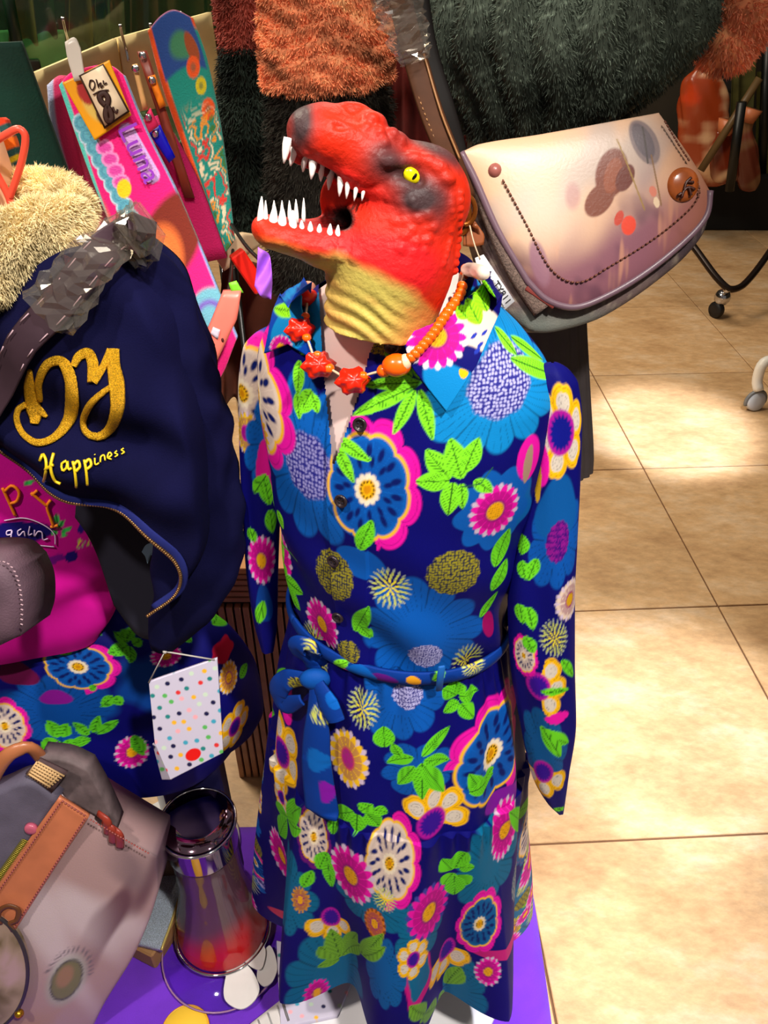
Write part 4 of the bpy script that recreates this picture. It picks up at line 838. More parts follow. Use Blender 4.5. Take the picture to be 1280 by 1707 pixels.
fur_part('dark_panel', ring_rows([(76, 374, 450), (140, 370, 452), (240, 366, 448), (330, 376, 446), (386, 392, 440), (394, 405, 430)], 1.32, 40, 50, 0.7, lambda a, y: 1+0.05*np.sin(a*5+y*0.03)), coat2, lambda p, r: srgb((40, 50, 44))*(1+0.9*np.clip(bumps(p[:, 0]*50, p[:, 2]*50, 14), -0.7, 1.6))[:, None], 14000, 0.014, 0.0008, (0, 0, -0.9), 24)
# big ribbed dark fur jacket over the handbag
coat3 = thing('fur_jacket', 'dark green ribbed fur jacket with apricot sleeve hanging over the handbag', 'coat', P(945, 150, Y=1.12), 'faux fur coats')
rib = lambda a, y: 1+0.13*np.abs(np.sin(a*10+0.5*np.sin(y*0.02)))**0.7-0.08+0.02*np.sin(a*5+y*0.03)
dk = lambda p, r: (1+1.6*(r.random(len(p)) < 0.07))[:, None]*srgb((58, 66, 58))*np.clip(1+0.7*bumps(p[:, 0]*55, p[:, 2]*45, 15)+1.6*np.clip((p[:, 2]-1.25)/0.1, -0.3, 1.4), 0.35, 4.5)[:, None]  # grey highlights at the top and on stray hairs put into the colour
R3 = ring_rows([(-140, 745, 1120), (-60, 705, 1172), (10, 700, 1186), (80, 728, 1182), (140, 760, 1142), (190, 778, 1080), (225, 815, 1010), (246, 880, 945)], 1.12, 60, 132, 0.55, rib)
x0 = R3[..., 0].mean(); R3[..., 2] += (R3[..., 0]-x0)*0.20; V, Fc = loft(R3)
fur_part('ribbed_body', R3, coat3, dk, 42000, 0.0075, 0.0005, (0, 0, -0.9), 25)
sl = spline([P(1125, -90, Y=1.16), P(1185, -20, Y=1.15), P(1222, 30, Y=1.13), P(1195, 85, Y=1.12), P(1172, 112, Y=1.12)], 24)
V, Fc = sweep(sl, np.interp(np.linspace(0, 1, 24), [0, 0.3, 0.65, 0.9, 1], [0.045, 0.052, 0.050, 0.034, 0.010])*(1+0.06*np.sin(np.arange(24)*1.7)), 26)
o = mk('apricot_sleeve', V, Fc, FUR, coat3, ap(V, None)); p, n = sample_surface(V, Fc, 9000, 4); s = n.copy(); cc = sl[np.argmin(np.linalg.norm(p[:, None]-sl[None], axis=-1), axis=1)]; n *= np.sign(np.einsum('ij,ij->i', n, p-cc))[:, None]
fur('fur_pile', p, n, 0.010, 0.0008, lambda q, r: np.clip(srgb((244, 156, 118))*(1+0.35*bumps(q[:, 0]*70, q[:, 2]*90, 16))[:, None], 0, 1), o, FUR, (0, 0, -0.5), 0.6, 26)
# maroon garment behind the straps
def drape(name, label, cat, L, R_, y0, y1, Y, col, group=None, fold=9, amp=0.012, dy=0.0, rough=0.85, hemw=0.0):
    m, n = 30, 46; G = np.zeros((m, n, 3)); t = np.linspace(0, 1, n)
    for i in range(m):
        v = i/(m-1); l, r = np.interp(v, [0, 1], [L[0], L[1]]), np.interp(v, [0, 1], [R_[0], R_[1]])
        for j in range(n):
            p = P(l+(r-l)*t[j], y0+(y1-y0)*v+6*math.sin(t[j]*fold*2+1)*v, Y=Y); p[1] += amp*(0.4+v)*math.sin(t[j]*fold*2*math.pi/2.2+2*math.sin(t[j]*4))+dy*t[j]; G[i, j] = p
    Vv, Ff = shell(G, (0, -1, 0), 0.006); return tag(mk(name, Vv, Ff, M('cloth_%d_%d_%d' % col, col, rough, var=0.3, vscale=14, bump=0.3, bscale=400)), label, cat, group)
drape('maroon_cardigan', 'dark red knitted garment hanging behind the brown bag straps', 'garment', (645, 655), (800, 770), -60, 360, 1.38, (92, 16, 10), fold=6)
# pleated skirt below the jacket
sk3 = thing('pleated_skirt', 'dark grey pleated skirt hanging under the printed handbag', 'skirt', P(905, 780, Y=1.14))
R4 = ring_rows([(170, 840, 950), (300, 820, 962), (420, 806, 970), (540, 796, 974), (660, 790, 980), (770, 786, 985), (782, 790, 984)], (1.12, 1.15), 40, 150, 0.5, lambda a, y: 1+0.05*np.abs(np.sin(a*13))*min(1, y/500))
V, Fc = loft(R4, False); mk('skirt_body', V, Fc, M('charcoal_pleats', (58, 52, 54), 0.7, var=0.1, bump=0.15, bscale=700), sk3)
mk('waistband', *sweep(np.append(R4[0]*1.0, R4[0][:1], 0), 0.012, 8), M('charcoal_band', (40, 36, 38), 0.7), sk3)
man3 = thing('display_stand', 'slim chrome clothes stand holding the ribbed dark fur jacket', 'stand', P(905, 780, Y=1.14)*np.array([1, 1, 0])); sx, sy = P(905, 500, Y=1.14)[:2]
mk('pole', *lathe([(0.012, 0.01), (0.012, 1.52)], (sx, sy, 0), ns=18), MATS['chrome'], man3); mk('base', *lathe([(0.01, 0.0), (0.030, 0.0), (0.031, 0.004), (0.028, 0.012), (0.014, 0.016)], (sx, sy, 0), ns=40), MATS['chrome'], man3)
mk('cross_arm', *sweep([(sx-0.13, sy, 1.5), (sx, sy, 1.52), (sx+0.13, sy, 1.5)], 0.009, 10), MATS['chrome'], man3)
# ---------------------------------------------------------------- printed handbag
bagp = Pl(960, 370, 0.93, 24, 6)
bag = thing('shoulder_handbag', 'cream and mauve printed flap handbag with carved wooden toggle under the dark fur', 'handbag', P(960, 545, Y=0.95))
TWEED = M('grey_tweed', (104, 86, 78), 0.85, var=0.5, vscale=500, bump=0.6, bscale=700)
bt, br = [(778, 285), (930, 245), (1090, 205)], [(1090, 205), (1150, 275), (1184, 345)]
bb, bl = [(838, 515), (885, 552), (930, 552), (1010, 525), (1120, 448), (1170, 392), (1184, 345)], [(778, 285), (800, 390), (838, 515)]
def bag_noise(x, y): return bumps(x*0.02, y*0.02, 31)
def paint_gus(x, y, u, v):
    c = fill(x.shape, (96, 78, 76)); n = bag_noise(x, y); c = mixc(c, (60, 46, 52), sstep(0.2, 1.0, n)); c = mixc(c, (150, 136, 118), sstep(0.25, 0.9, bumps(x*0.3, y*0.3, 5))*0.5); return mixc(c, (110, 120, 112), sstep(500, 545, y)*0.7)
slab('bag_body', bt, br, bb, bl, bagp, 0.075, M('woven_gusset', None, 0.8, bump=0.4, bscale=600), bag, 40, 60, paint=paint_gus, off=-0.016, pillow=0.012)
ft, fr_ = [(768, 254), (800, 240), (900, 224), (1098, 188)], [(1098, 188), (1150, 262), (1183, 318)]
fb, fl_ = [(880, 470), (912, 500), (955, 512), (1000, 498), (1070, 458), (1140, 402), (1176, 360), (1183, 318)], [(768, 254), (792, 300), (830, 385), (880, 470)]
def paint_flap(x, y, u, v):
    n = bag_noise(x, y); n2 = bumps(x*0.06+3, y*0.03, 7)
    c = fill(x.shape, (206, 166, 134)); c = mixc(c, (176, 156, 144), sstep(-0.4, 0.8, n)); low = (x-830)*0.42+(y-330)
    c = mixc(c, (126, 80, 92), sstep(40, 170, low+30*n)); c = mixc(c, (88, 54, 70), sstep(0.2, 1.1, n2)*sstep(40, 150, low)*0.7); c = mixc(c, (196, 140, 110), sstep(0.5, 1.2, bumps(x*0.09, y*0.02, 9))*sstep(60, 160, low)*0.6)
    c = mixc(c, (150, 92, 66), sstep(1060, 1180, x)*0.75); c = mixc(c, (206, 190, 176), np.exp(-(((x-900)/60)**2+((y-350)/60)**2))*0.6)
    c = mixc(c, (140, 100, 116), al(np.hypot((x-895-(y-440)*0.25)/14, (y-440)/38)-1, 0.3)*0.9); c = mixc(c, (170, 120, 120), al(np.hypot((x-948)/12, (y-330)/22)-1, 0.6)*0.6)
    # plain stand-in patches in the colours of the printed picture: a brown leaf, a red drop, grey petal and two strings
    def le(cx, cy, rx, ry, ro, col, e=0.12):
        nonlocal c
        q = math.radians(ro); X, Y = x-cx, y-cy; a = (X*math.cos(q)+Y*math.sin(q))/rx; b = (-X*math.sin(q)+Y*math.cos(q))/ry; c = mixc(c, col, al(np.hypot(a, b)-1, e))
    le(1068, 240, 22, 40, -22, (120, 104, 104)); le(1066, 238, 15, 32, -22, (92, 82, 88))
    le(1012, 292, 26, 42, 14, (110, 54, 36)); le(992, 336, 20, 32, 36, (112, 58, 40)); le(1014, 296, 14, 30, 14, (132, 70, 46)); le(1034, 300, 14, 24, 24, (96, 44, 34)); le(1040, 378, 12, 16, 8, (204, 62, 40)); le(1024, 366, 7, 13, 20, (176, 60, 44))
    for (x0, y0), (x1, y1), w, col in (((1022, 236), (1066, 352), 1.2, (140, 110, 50)), ((1078, 262), (1094, 345), 1.2, (120, 86, 50)), ((1066, 215), (1072, 275), 1.5, (70, 62, 60))):
        t = np.clip(((x-x0)*(x1-x0)+(y-y0)*(y1-y0))/((x1-x0)**2+(y1-y0)**2), 0, 1); c = mixc(c, col, al(np.hypot(x-x0-t*(x1-x0), y-y0-t*(y1-y0))-w, 1.2))
    le(1080, 322, 6, 9, -15, (190, 110, 90)); le(1086, 340, 5, 9, -10, (206, 180, 150)); return c
slab('flap', ft, fr_, fb, fl_, bagp, 0.006, M('printed_faux_leather', None, 0.38, bump=0.1, bscale=300), bag, 170, 220, paint=paint_flap, pillow=0.014, off=0.004, smooth=True)
edge = [bagp.on(x, y, 0.006) for x, y in np.concatenate([spline(fl_, 30), spline(fb, 50)[1:]])]
mk('piping', *sweep(edge, 0.0042, 8), M('mauve_piping', (104, 80, 92), 0.4), bag)
side = spline([(800, 292), (826, 370), (862, 450), (905, 515)], 40); mk('zip_band', *sweep([bagp.on(x, y, 0.0) for x, y in side], 0.013, 10, 0.007, bagp.n), TWEED, bag)
st = []
for path in (spline([(838, 300), (878, 375), (912, 440), (940, 466), (970, 470), (1010, 448), (1090, 398), (1150, 348), (1166, 322), (1158, 290)], 62), spline([(1108, 202), (1128, 236), (1150, 270)], 12)):
    for i in range(0, len(path)-1, 1):
        a_, b_ = path[i], path[i]+(path[i+1]-path[i])*0.6; u_ = 0.013
        st.append(sweep([bagp.on(*a_, u_+0.003), bagp.on(*((a_+b_)/2), u_+0.0045), bagp.on(*b_, u_+0.003)], 0.0011, 5))
mk('stitching', *join(*st), M('brown_thread', (112, 66, 50), 0.7), bag)
rv = bagp.on(825, 284, 0.012); mk('rivet', *lathe([(0.001, 0.005), (0.004, 0.0045), (0.0075, 0.001), (0.0078, -0.004)], rv, bagp.n, 20), M('rose_rivet', (150, 86, 78), 0.3), bag)
tg = mk('wooden_toggle', *lathe([(0.001, 0.0045), (0.012, 0.0035), (0.018, 0.0015), (0.0190, -0.004)], bagp.on(1138, 308, 0.016), bagp.n, 32), M('amber_wood', (150, 74, 28), 0.2, var=0.25, vscale=60, coat=0.5), bag)
br_ = [sweep(spline([bagp.on(x, y, 0.0215) for x, y in q], 12), 0.0017, 6) for q in (((1136, 330), (1140, 318), (1148, 312), (1158, 316)), ((1140, 318), (1144, 304), (1152, 296)), ((1148, 312), (1152, 326)), ((1130, 326), (1136, 322)), ((1146, 303), (1156, 304)))]; mk('carved_branch', *join(*br_), M('dark_carving', (64, 26, 14), 0.4), tg)
mk('leather_label', *box(bagp.on(905, 488, 0.006)+np.array([0, 0, 0]), (0.040, 0.018, 0.004), frame(bagp.n)@rotz(-35), 0.001), M('rust_label', (120, 46, 40), 0.6), bag)
LEA = M('brown_leather_strap', (70, 40, 22), 0.6, var=0.2, vscale=40, spec=0.2)
def strap_px(pts, w, Y, name, par, mat_, th=0.0022):
    q = spline([P(x, y, Y=Y+dy) for x, y, dy in pts], 40); return mk(name, *sweep(q, w, 12, th, np.array([0.15, -0.92, 0.36])), mat_, par)
s1 = strap_px([(640, -110, 0.05), (672, 20, 0.03), (690, 90, 0.0), (720, 190, -0.02), (752, 270, -0.03), (776, 335, -0.03)], 0.0125, 0.93, 'strap', bag, LEA)
strap_px([(690, -60, 0.08), (712, 80, 0.05), (742, 180, 0.03), (764, 262, 0.02), (772, 330, 0.01)], 0.011, 0.93, 'strap', bag, M('black_strap', (14, 9, 8), 0.6, spec=0.2))
eg = spline([P(x, y, Y=0.93+d-0.003) for x, y, d in ((706, 90, 0.0), (736, 190, -0.02), (766, 265, -0.03))], 30); mk('strap_edge', *sweep(eg, 0.0012, 6), M('tan_edge', (150, 106, 66), 0.4), s1)
stp = spline([P(x, y, Y=0.93+d-0.003) for x, y, d in ((676, 95, 0.0), (708, 190, -0.02), (742, 272, -0.03))], 40); mk('strap_stitching', *join(*[sweep(stp[i:i+2], 0.0007, 5) for i in range(0, 39, 2)]), M('tan_edge', (150, 106, 66), 0.4), s1)
BRS = M('bronze_hook', (150, 84, 30), 0.2, 0.7)
hk = [P(x, y, Y=0.905) for x, y in ((752, 288), (768, 300), (778, 340), (782, 372), (768, 388), (762, 360), (760, 320))]; mk('swivel_hook', *sweep(spline(hk, 40), 0.0042, 10), BRS, bag)
rg = [P(776+16*math.cos(t), 350+24*math.sin(t), Y=0.90) for t in np.linspace(0, 2*np.pi, 28, endpoint=False)]; mk('ring', *sweep(rg, 0.0028, 8, closed=True), BRS, bag)
slab('leather_tab', [(772, 370), (784, 358)], [(784, 358), (800, 380), (808, 392), (806, 408)], [(772, 410), (790, 412), (806, 408)], [(772, 370), (772, 390), (772, 410)], Pl(790, 390, 0.905, 20), 0.004, M('tan_tab', (132, 70, 36), 0.35), bag, 10, 10, smooth=False)
# crumpled clear wrap round the strap
WRAP = thin('clear_plastic_wrap', (236, 232, 226), 1.7, 0.10, 0.05, (200, 190, 180))
def wrap(pts, ws, Y, seed, name, par, m=34, n=16):
    r = np.random.default_rng(seed); q = spline([P(x, y, Y=Y+d) for x, y, d in pts], m); w = np.interp(np.linspace(0, 1, m), np.linspace(0, 1, len(ws)), ws); a = np.linspace(0, 2*np.pi, n, endpoint=False); t = np.gradient(q, axis=0); t /= np.linalg.norm(t, axis=1)[:, None]; nn = np.array([0.1, -0.9, 0.4]); U = np.cross(t, nn); U /= np.linalg.norm(U, axis=1)[:, None]; W_ = np.cross(U, t)
    J = 1+r.normal(0, 0.13, (m, n)); R_ = q[:, None]+U[:, None]*(np.cos(a)[None]*w[:, None]*J)[..., None]+W_[:, None]*(np.sin(a)[None]*w[:, None]*0.45*(1+r.normal(0, 0.3, (m, n))))[..., None]; V, Fc = loft(R_, False); return mk(name, V, Fc, WRAP, par, smooth=False)
wrap([(648, -60, 0.04), (668, 20, 0.01), (684, 70, -0.012), (692, 104, -0.014)], (0.026, 0.026, 0.022, 0.016), 0.93, 5, 'plastic_wrap', s1)
mk('side_tab', *sweep(spline([P(786, 372, Y=0.905), P(792, 392, Y=0.915), bagp.on(806, 400, -0.035), bagp.on(830, 392, -0.05)], 16), 0.009, 10, 0.002, (-0.6, -0.7, 0.3)), M('tan_tab', (132, 70, 36), 0.35), bag)
# ---------------------------------------------------------------- text helper
def text_mesh(body, size, name, origin, right, up, mat, parent=None, ext=0.0003, align='CENTER', shear=0.0):
    cu = bpy.data.curves.new('lettering', 'FONT'); cu.body = body; cu.size = size; cu.extrude = ext; cu.align_x = align; cu.align_y = 'CENTER'; cu.shear = shear; cu.resolution_u = 3
    ob = bpy.data.objects.new('lettering', cu); COL.objects.link(ob); dg = bpy.context.evaluated_depsgraph_get(); me = bpy.data.meshes.new_from_object(ob.evaluated_get(dg)); bpy.data.objects.remove(ob); bpy.data.curves.remove(cu)
    v = np.array([x.co for x in me.vertices]); f = [list(p.vertices) for p in me.polygons]; bpy.data.meshes.remove(me); r, u = nrm(right), nrm(up); n = np.cross(r, u)
    return mk(name, np.asarray(origin)+v[:, :1]*r+v[:, 1:2]*u+v[:, 2:]*n, f, mat, parent, smooth=False)
INK = M('black_ink', (20, 16, 16), 0.7)
# swing tag with article number, hanging beside the collar
tp = Pl(820, 480, 0.865, 28, 16); tagp = thing('article_tag', 'white printed paper tag with article number tucked between collar and handbag', 'tag', tp.on(820, 525))
slab('card', [(792, 430), (806, 424)], [(806, 424), (858, 502)], [(826, 530), (858, 502)], [(792, 430), (806, 490), (826, 530)], tp, 0.001, M('tag_paper', (206, 206, 212), 0.6), tagp, 4, 4, smooth=False)
c0, c1 = tp.on(826, 476, 0.001), tp.on(846, 506, 0.001); rt = nrm(c1-c0); u_ = nrm(np.cross(tp.n, rt))
text_mesh('TY811', 0.0105, 'article_number', tp.on(837, 488, 0.0012), rt, u_, INK, tagp); text_mesh('94COM.ETX', 0.0055, 'article_name', tp.on(827, 497, 0.0012), rt, u_, INK, tagp)
for k_, q in enumerate(((822, 470), (817, 474), (812, 478))): text_mesh('REF 00 - 010 TEXTIL', 0.0036, 'small_print', tp.on(*q, 0.0012), rt, u_, INK, tagp)
mk('string', *sweep(spline([P(782, 372, Y=0.90), P(790, 405, Y=0.885), tp.on(800, 432, 0.001)], 14), 0.0008, 6), M('clear_cord'), tagp)
tri = [tp.on(812, 502, 0.0012), tp.on(828, 500, 0.0012), tp.on(826, 518, 0.0012)]; mk('warning_triangle', *sweep(poly(tri+tri[:1], 30), 0.0012, 6), M('warning_red', (206, 40, 30), 0.6), tagp)
# ---------------------------------------------------------------- clothes racks and goods far behind on the right
rk = thing('chrome_rack', 'low dark metal clothes rack base with chrome caster on the far tiles', 'rack', P(1197, 520, z=0))
c1_, c2_, c3_ = P(1130, 385, Y=3.45), P(1214, 484, Y=3.20), P(1300, 390, Y=3.5); 
mk('frame_tube', *sweep(spline([P(1100, 350, Y=3.55), P(1150, 404, Y=3.40), P(1212, 480, Y=3.22), P(1240, 474, Y=3.25), P(1300, 396, Y=3.5)], 60), 0.014, 10), M('gunmetal', (40, 30, 26), 0.3, 0.6), rk)
cw = P(1194, 516, z=0.034); mk('caster_wheel', *lathe([(0.01, -0.014), (0.032, -0.014), (0.035, -0.008), (0.035, 0.008), (0.032, 0.014), (0.01, 0.014)], cw, (1, 0.5, 0), 26), M('black_rubber', (26, 24, 26), 0.5), rk)
mk('caster_fork', *ball(cw+np.array([0.012, 0.0, 0.055]), (0.034, 0.034, 0.036)), MATS['chrome'], rk); mk('stem', *sweep([cw+np.array([0.012, 0, 0.08]), P(1214, 482, Y=3.21)], 0.012, 10), MATS['chrome'], rk)
wr_ = thing('white_rack', 'white tubular rack leg standing on a grey caster on the tiles', 'rack', P(1260, 682, z=0)); cw = P(1259, 668, z=0.034)
mk('caster_wheel', *lathe([(0.008, -0.013), (0.032, -0.013), (0.036, -0.006), (0.036, 0.006), (0.032, 0.013), (0.008, 0.013)], cw, (0.25, -1, 0.2), 28), M('pale_grey_wheel', (196, 200, 206), 0.4), wr_)
mk('caster_rim', *sweep([cw+0.037*np.array([math.cos(t), 0.24*math.cos(t), math.sin(t)]) for t in np.linspace(-0.3, 3.5, 26)], 0.007, 8), M('grey_fork', (110, 110, 108), 0.4), wr_)
mk('leg_tube', *sweep(spline([cw+np.array([0, 0, 0.04]), P(1262, 634, Y=2.52), P(1272, 606, Y=2.53), P(1296, 600, Y=2.56), P(1420, 610, Y=2.7)], 40), 0.018, 14), M('white_enamel', (226, 222, 214), 0.3), wr_)
def sack(label, col, L, R_, y0, y1, Y, seed, col2=None):
    rows = [(y0, (L+R_)/2-12, (L+R_)/2+12), (y0+(y1-y0)*0.12, L+10, R_-12), (y0+(y1-y0)*0.4, L, R_-3), (y0+(y1-y0)*0.8, L+2, R_), (y1-4, L+8, R_-6), (y1, L+18, R_-16)]
    R0 = ring_rows(rows, Y, 34, 40, 0.5, lambda a, y: 1+0.05*np.sin(a*4+seed+y*0.05)+0.05*np.sin(a*7-y*0.09)); V, Fc = loft(R0); n = bumps(V[:, 0]*14, V[:, 2]*14, seed); c = fill((len(V),), col); c = mixc(c, col2 or (214, 170, 130), sstep(0.1, 0.7, n)); c = mixc(c, (196, 60, 20), sstep(0.5, 1.0, -n)*0.8)
    t = thing('garment_bag', label, 'bag', R0[-1].mean(0), 'wrapped garments on the far rack'); mk('bag_skin', V, Fc, M('thin_plastic_bag', None, 0.25, spec=0.6), t, c); mk('gathered_neck', *sweep([R0[0].mean(0)-np.array([0, 0, 0.01]), R0[0].mean(0)+np.array([0.01, 0, 0.05])], np.array([0.03, 0.05]), 12), M('bag_neck', (190, 110, 70), 0.4), t)
sack('orange and cream plastic wrapped garment leaning by the handbag corner', (150, 58, 24), 1130, 1218, 112, 308, 4.25, 1)
sack('red and cream plastic wrapped garment beside a black pole', (120, 44, 22), 1182, 1232, 220, 306, 4.1, 4); sack('dull rose wrapped garment right of the black pole', (110, 50, 34), 1226, 1266, 200, 320, 4.3, 7, (130, 90, 60))
drape('olive_coat', 'olive green coat hanging above the wrapped garments', 'garment', (1222, 1216), (1262, 1250), 74, 260, 4.45, (72, 70, 26), fold=4); drape('olive_scarf', 'yellow green cloth hanging at the far rack end', 'garment', (1262, 1258), (1330, 1330), 120, 330, 4.5, (86, 84, 30), fold=4); drape('red_pouch', 'small dark red cloth hanging over the olive coat', 'garment', (1232, 1234), (1278, 1268), 40, 84, 4.3, (110, 18, 8), fold=3)
drape('black_coat', 'black coat hanging behind the apricot fur sleeve', 'garment', (1170, 1180), (1236, 1226), -90, 150, 4.55, (14, 12, 10), fold=4)
fr3 = thing('garment_rack', 'dark garment rack with slanting pole behind the handbag', 'rack', P(1220, 366, z=0)*np.array([1, 1, 0]))
mk('top_rail', *sweep([P(1120, -70, Y=4.55), P(1400, -70, Y=4.55)], 0.018, 10), M('black_metal', (12, 12, 10), 0.4), fr3); mk('slanting_pole', *sweep([P(1168, 284, Y=4.05), P(1266, 130, Y=4.05)], 0.018, 10), M('olive_metal', (92, 70, 40), 0.4), fr3); mk('upright_pole', *sweep([P(1216, 318, Y=4.02), P(1236, 170, Y=4.02)], 0.022, 10), M('black_metal', (12, 12, 10), 0.4), fr3); mk('upright_pole', *sweep([P(1268, 318, Y=4.5), P(1280, 60, Y=4.5)], 0.024, 10), M('black_metal', (12, 12, 10), 0.4), fr3)
b0 = P(1100, 372, z=0); tag(mk('black_plinth', *box((b0[0]+0.62, b0[1]+0.12, 0.14), (1.3, 0.5, 0.28), None, 0.01), M('matte_black', (10, 9, 8), 0.8), smooth=False), 'low black plinth under the wrapped garments', 'plinth')

crl = thing('coat_stand', 'slim chrome stand carrying the apricot and rose fur coats', 'stand', (-0.075, 1.26, 0))
mk('upright', *sweep([(-0.075, 1.26, 0.0), (-0.075, 1.26, 1.52)], 0.011, 12), MATS['chrome'], crl); mk('arm', *sweep([(-0.26, 1.32, 1.50), (-0.075, 1.26, 1.52), (-0.05, 1.12, 1.50), (0.03, 1.12, 1.49)], 0.009, 10), MATS['chrome'], crl); mk('base', *lathe([(0.01, 0.0), (0.09, 0.0), (0.09, 0.01), (0.014, 0.016)], (-0.075, 1.26, 0), ns=36), MATS['chrome'], crl)
# ================================================================ LEFT MANNEQUIN: jacket, t-shirt, floral skirt
LX, LY = -0.39, 0.84
man2 = thing('child_mannequin', 'pale mannequin with bare neck wearing the navy jacket and pink t-shirt', 'mannequin', (LX, LY, 0))
mk('base', *lathe([(0.02, 0.004), (0.112, 0.004), (0.116, 0.007), (0.112, 0.013), (0.03, 0.018), (0.016, 0.03)], (LX, LY, 0), ns=56), WHITE, man2); mk('pole', *lathe([(0.013, 0.012), (0.013, 0.75)], (LX, LY, 0), ns=18), MATS['chrome'], man2)
mk('neck', *lathe([(0.10, 1.08), (0.075, 1.14), (0.045, 1.18), (0.040, 1.24), (0.038, 1.27), (0.02, 1.275)], (LX-0.02, LY, 0), ns=36), M('mannequin_peach', (232, 178, 140), 0.5), man2)
# magenta t-shirt
TEE = M('magenta_jersey', None, 0.7, bump=0.15, bscale=800, spec=0.15)
def tube_cloth(rows, Y, m, n, dr, fn=None, base=NAVY):
    R_ = ring_rows(rows, Y, m, n, dr, fn); R_ = np.concatenate([R_, R_[:, :1]], 1); S = np.concatenate([np.zeros((m, 1)), np.cumsum(np.linalg.norm(np.diff(R_, axis=1), axis=-1), 1)], 1); S = S-S[:, (n//2):(n//2)+1]; c = R_.mean(1); T = np.r_[0, np.cumsum(np.linalg.norm(np.diff(c, axis=0), axis=1))][:, None]+0*S
    return R_, S, T, Cloth(R_, S, T, base)
tee = thing('pink_tshirt', 'magenta t-shirt with orange letters and a navy ribbon badge under the open jacket', 't-shirt', P(20, 1050, Y=0.8))
V, S, T, C = tube_cloth([(560, -170, 120), (740, -175, 150), (840, -172, 172), (930, -168, 192), (1000, -160, 196), (1040, -150, 190)], (0.80, 0.80), 150, 320, 0.52, lambda a, y: 1+0.03*np.sin(a*6+y*0.02)*min(1, max(0, (y-850)/150))+0.05*np.sin(y*0.075+a*1.5)*min(1, max(0, (y-900)/60))+0.02*np.sin(y*0.03-a*5), (196, 10, 140))
C.put('blob', 30, 888, 66, 20, 8, col=(18, 12, 96), k=2); C.put('stip', 38, 925, 17, 15, dot=(200, 60, 220), bg=(150, 20, 160), sc=6); C.put('blob', 118, 928, 14, 9, 40, col=(30, 10, 110), k=2); C.put('dand', 134, 905, 8); C.put('dand', 151, 904, 7); C.put('blob', 88, 932, 24, 8, col=(110, 10, 130), k=5); C.put('blob', 136, 880, 7, 9, col=(40, 20, 130), k=3)
for l in ((40, 808, 56, 800, 9), (96, 876, 92, 856, 8), (97, 880, 108, 866, 9), (100, 886, 120, 878, 9), (100, 890, 112, 893, 8), (85, 890, 98, 884, 9)): C.leaf(*l, col=(60, 200, 90))
mk('shirt_body', V.reshape(-1, 3), grid_faces(*S.shape), TEE, tee, C.c); tt = bvh(V.reshape(-1, 3), grid_faces(*S.shape))
def on_t(tree, pts, n, off=0.002, Yf=0.7): return np.array([(lambda h: h[0]+h[1]*off)(hit(tree, x, y, Yf)) for x, y in spline(pts, n)])
ORN = M('orange_print', (244, 128, 10), 0.6); LIL = M('pale_lilac_print', (224, 200, 236), 0.6)
for pts in ([(5, 812), (26, 858)], [(8, 818), (20, 808), (32, 818), (28, 834), (15, 838)]): mk('letter_p', *sweep(on_t(tt, pts, 14), 0.0018, 6), ORN, tee)
for pts in ([(52, 820), (78, 842)], [(84, 832), (78, 842), (84, 862), (89, 876)], [(84, 877), (96, 874)], [(53, 824), (62, 816)]): mk('letter_y', *sweep(on_t(tt, pts, 12), 0.0018, 6), ORN, tee)
for pts in ([(20, 882), (12, 884), (12, 890), (20, 888), (20, 882), (18, 898), (14, 902)], [(36, 880), (30, 884), (32, 891), (40, 884), (42, 892)], [(50, 876), (48, 890), (54, 888)], [(58, 882), (58, 892), (64, 884), (70, 886), (72, 898), (80, 896)]): mk('script_gain', *sweep(on_t(tt, pts, 22), 0.0008, 5), LIL, tee)
mk('badge_edge', *join(*[sweep(on_t(tt, pts, 40), 0.0007, 5) for pts in ([(8, 866), (40, 862), (70, 872), (90, 888), (92, 906)], [(20, 902), (50, 906), (90, 910)])]), LIL, tee)
# floral skirt of the same print
fs = thing('floral_skirt', 'navy floral skirt below the pink t-shirt with a dotted card hung on it', 'skirt', P(120, 1270, Y=0.8))
V, S, T, C = tube_cloth([(985, -165, 190), (1015, -180, 300), (1060, -195, 385), (1130, -200, 424), (1190, -200, 430), (1232, -192, 410), (1246, -186, 396)], (0.84, 0.80), 230, 640, 0.38, lambda a, y: 1+0.045*np.sin(a*9+1.5*np.sin(a*3))*max(0, (y-1000)/250)+0.012*np.sin(a*24)*max(0, 1-(y-985)/60))
for a in ((60, 1190, 80, 40), (250, 1140, 60, 50), (150, 1180, 50, 40)): C.put('blob', a[0], a[1], a[2], a[3], col=(8, 60, 140), k=5, e=0.3)
C.put('daisy', 95, 1185, 90, 60, stip=False, col=(8, 70, 150), n=9); C.put('blob', 92, 1163, 30, 14, col=(130, 20, 140), k=3); C.put('kiwi', 131, 1112, 52, 44, arc=(-1.6, 1.6)); C.put('blob', 30, 1122, 36, 26, col=(90, 10, 60), k=3)
C.put('kiwi', 8, 1210, 34, 36, base=CREAM); C.put('aster', 219, 1254, 30, 28); C.put('aster', 278, 1094, 28, 22); C.put('aster', 381, 1130, 20, 24, col=(226, 170, 30), tip=(200, 190, 190)); C.put('blob', 372, 1086, 26, 18, col=(190, 20, 60), k=5); C.put('cosmos', 392, 1212, 34, 34, n=5); C.put('blob', 120, 1062, 22, 10, col=(170, 20, 60), k=3)
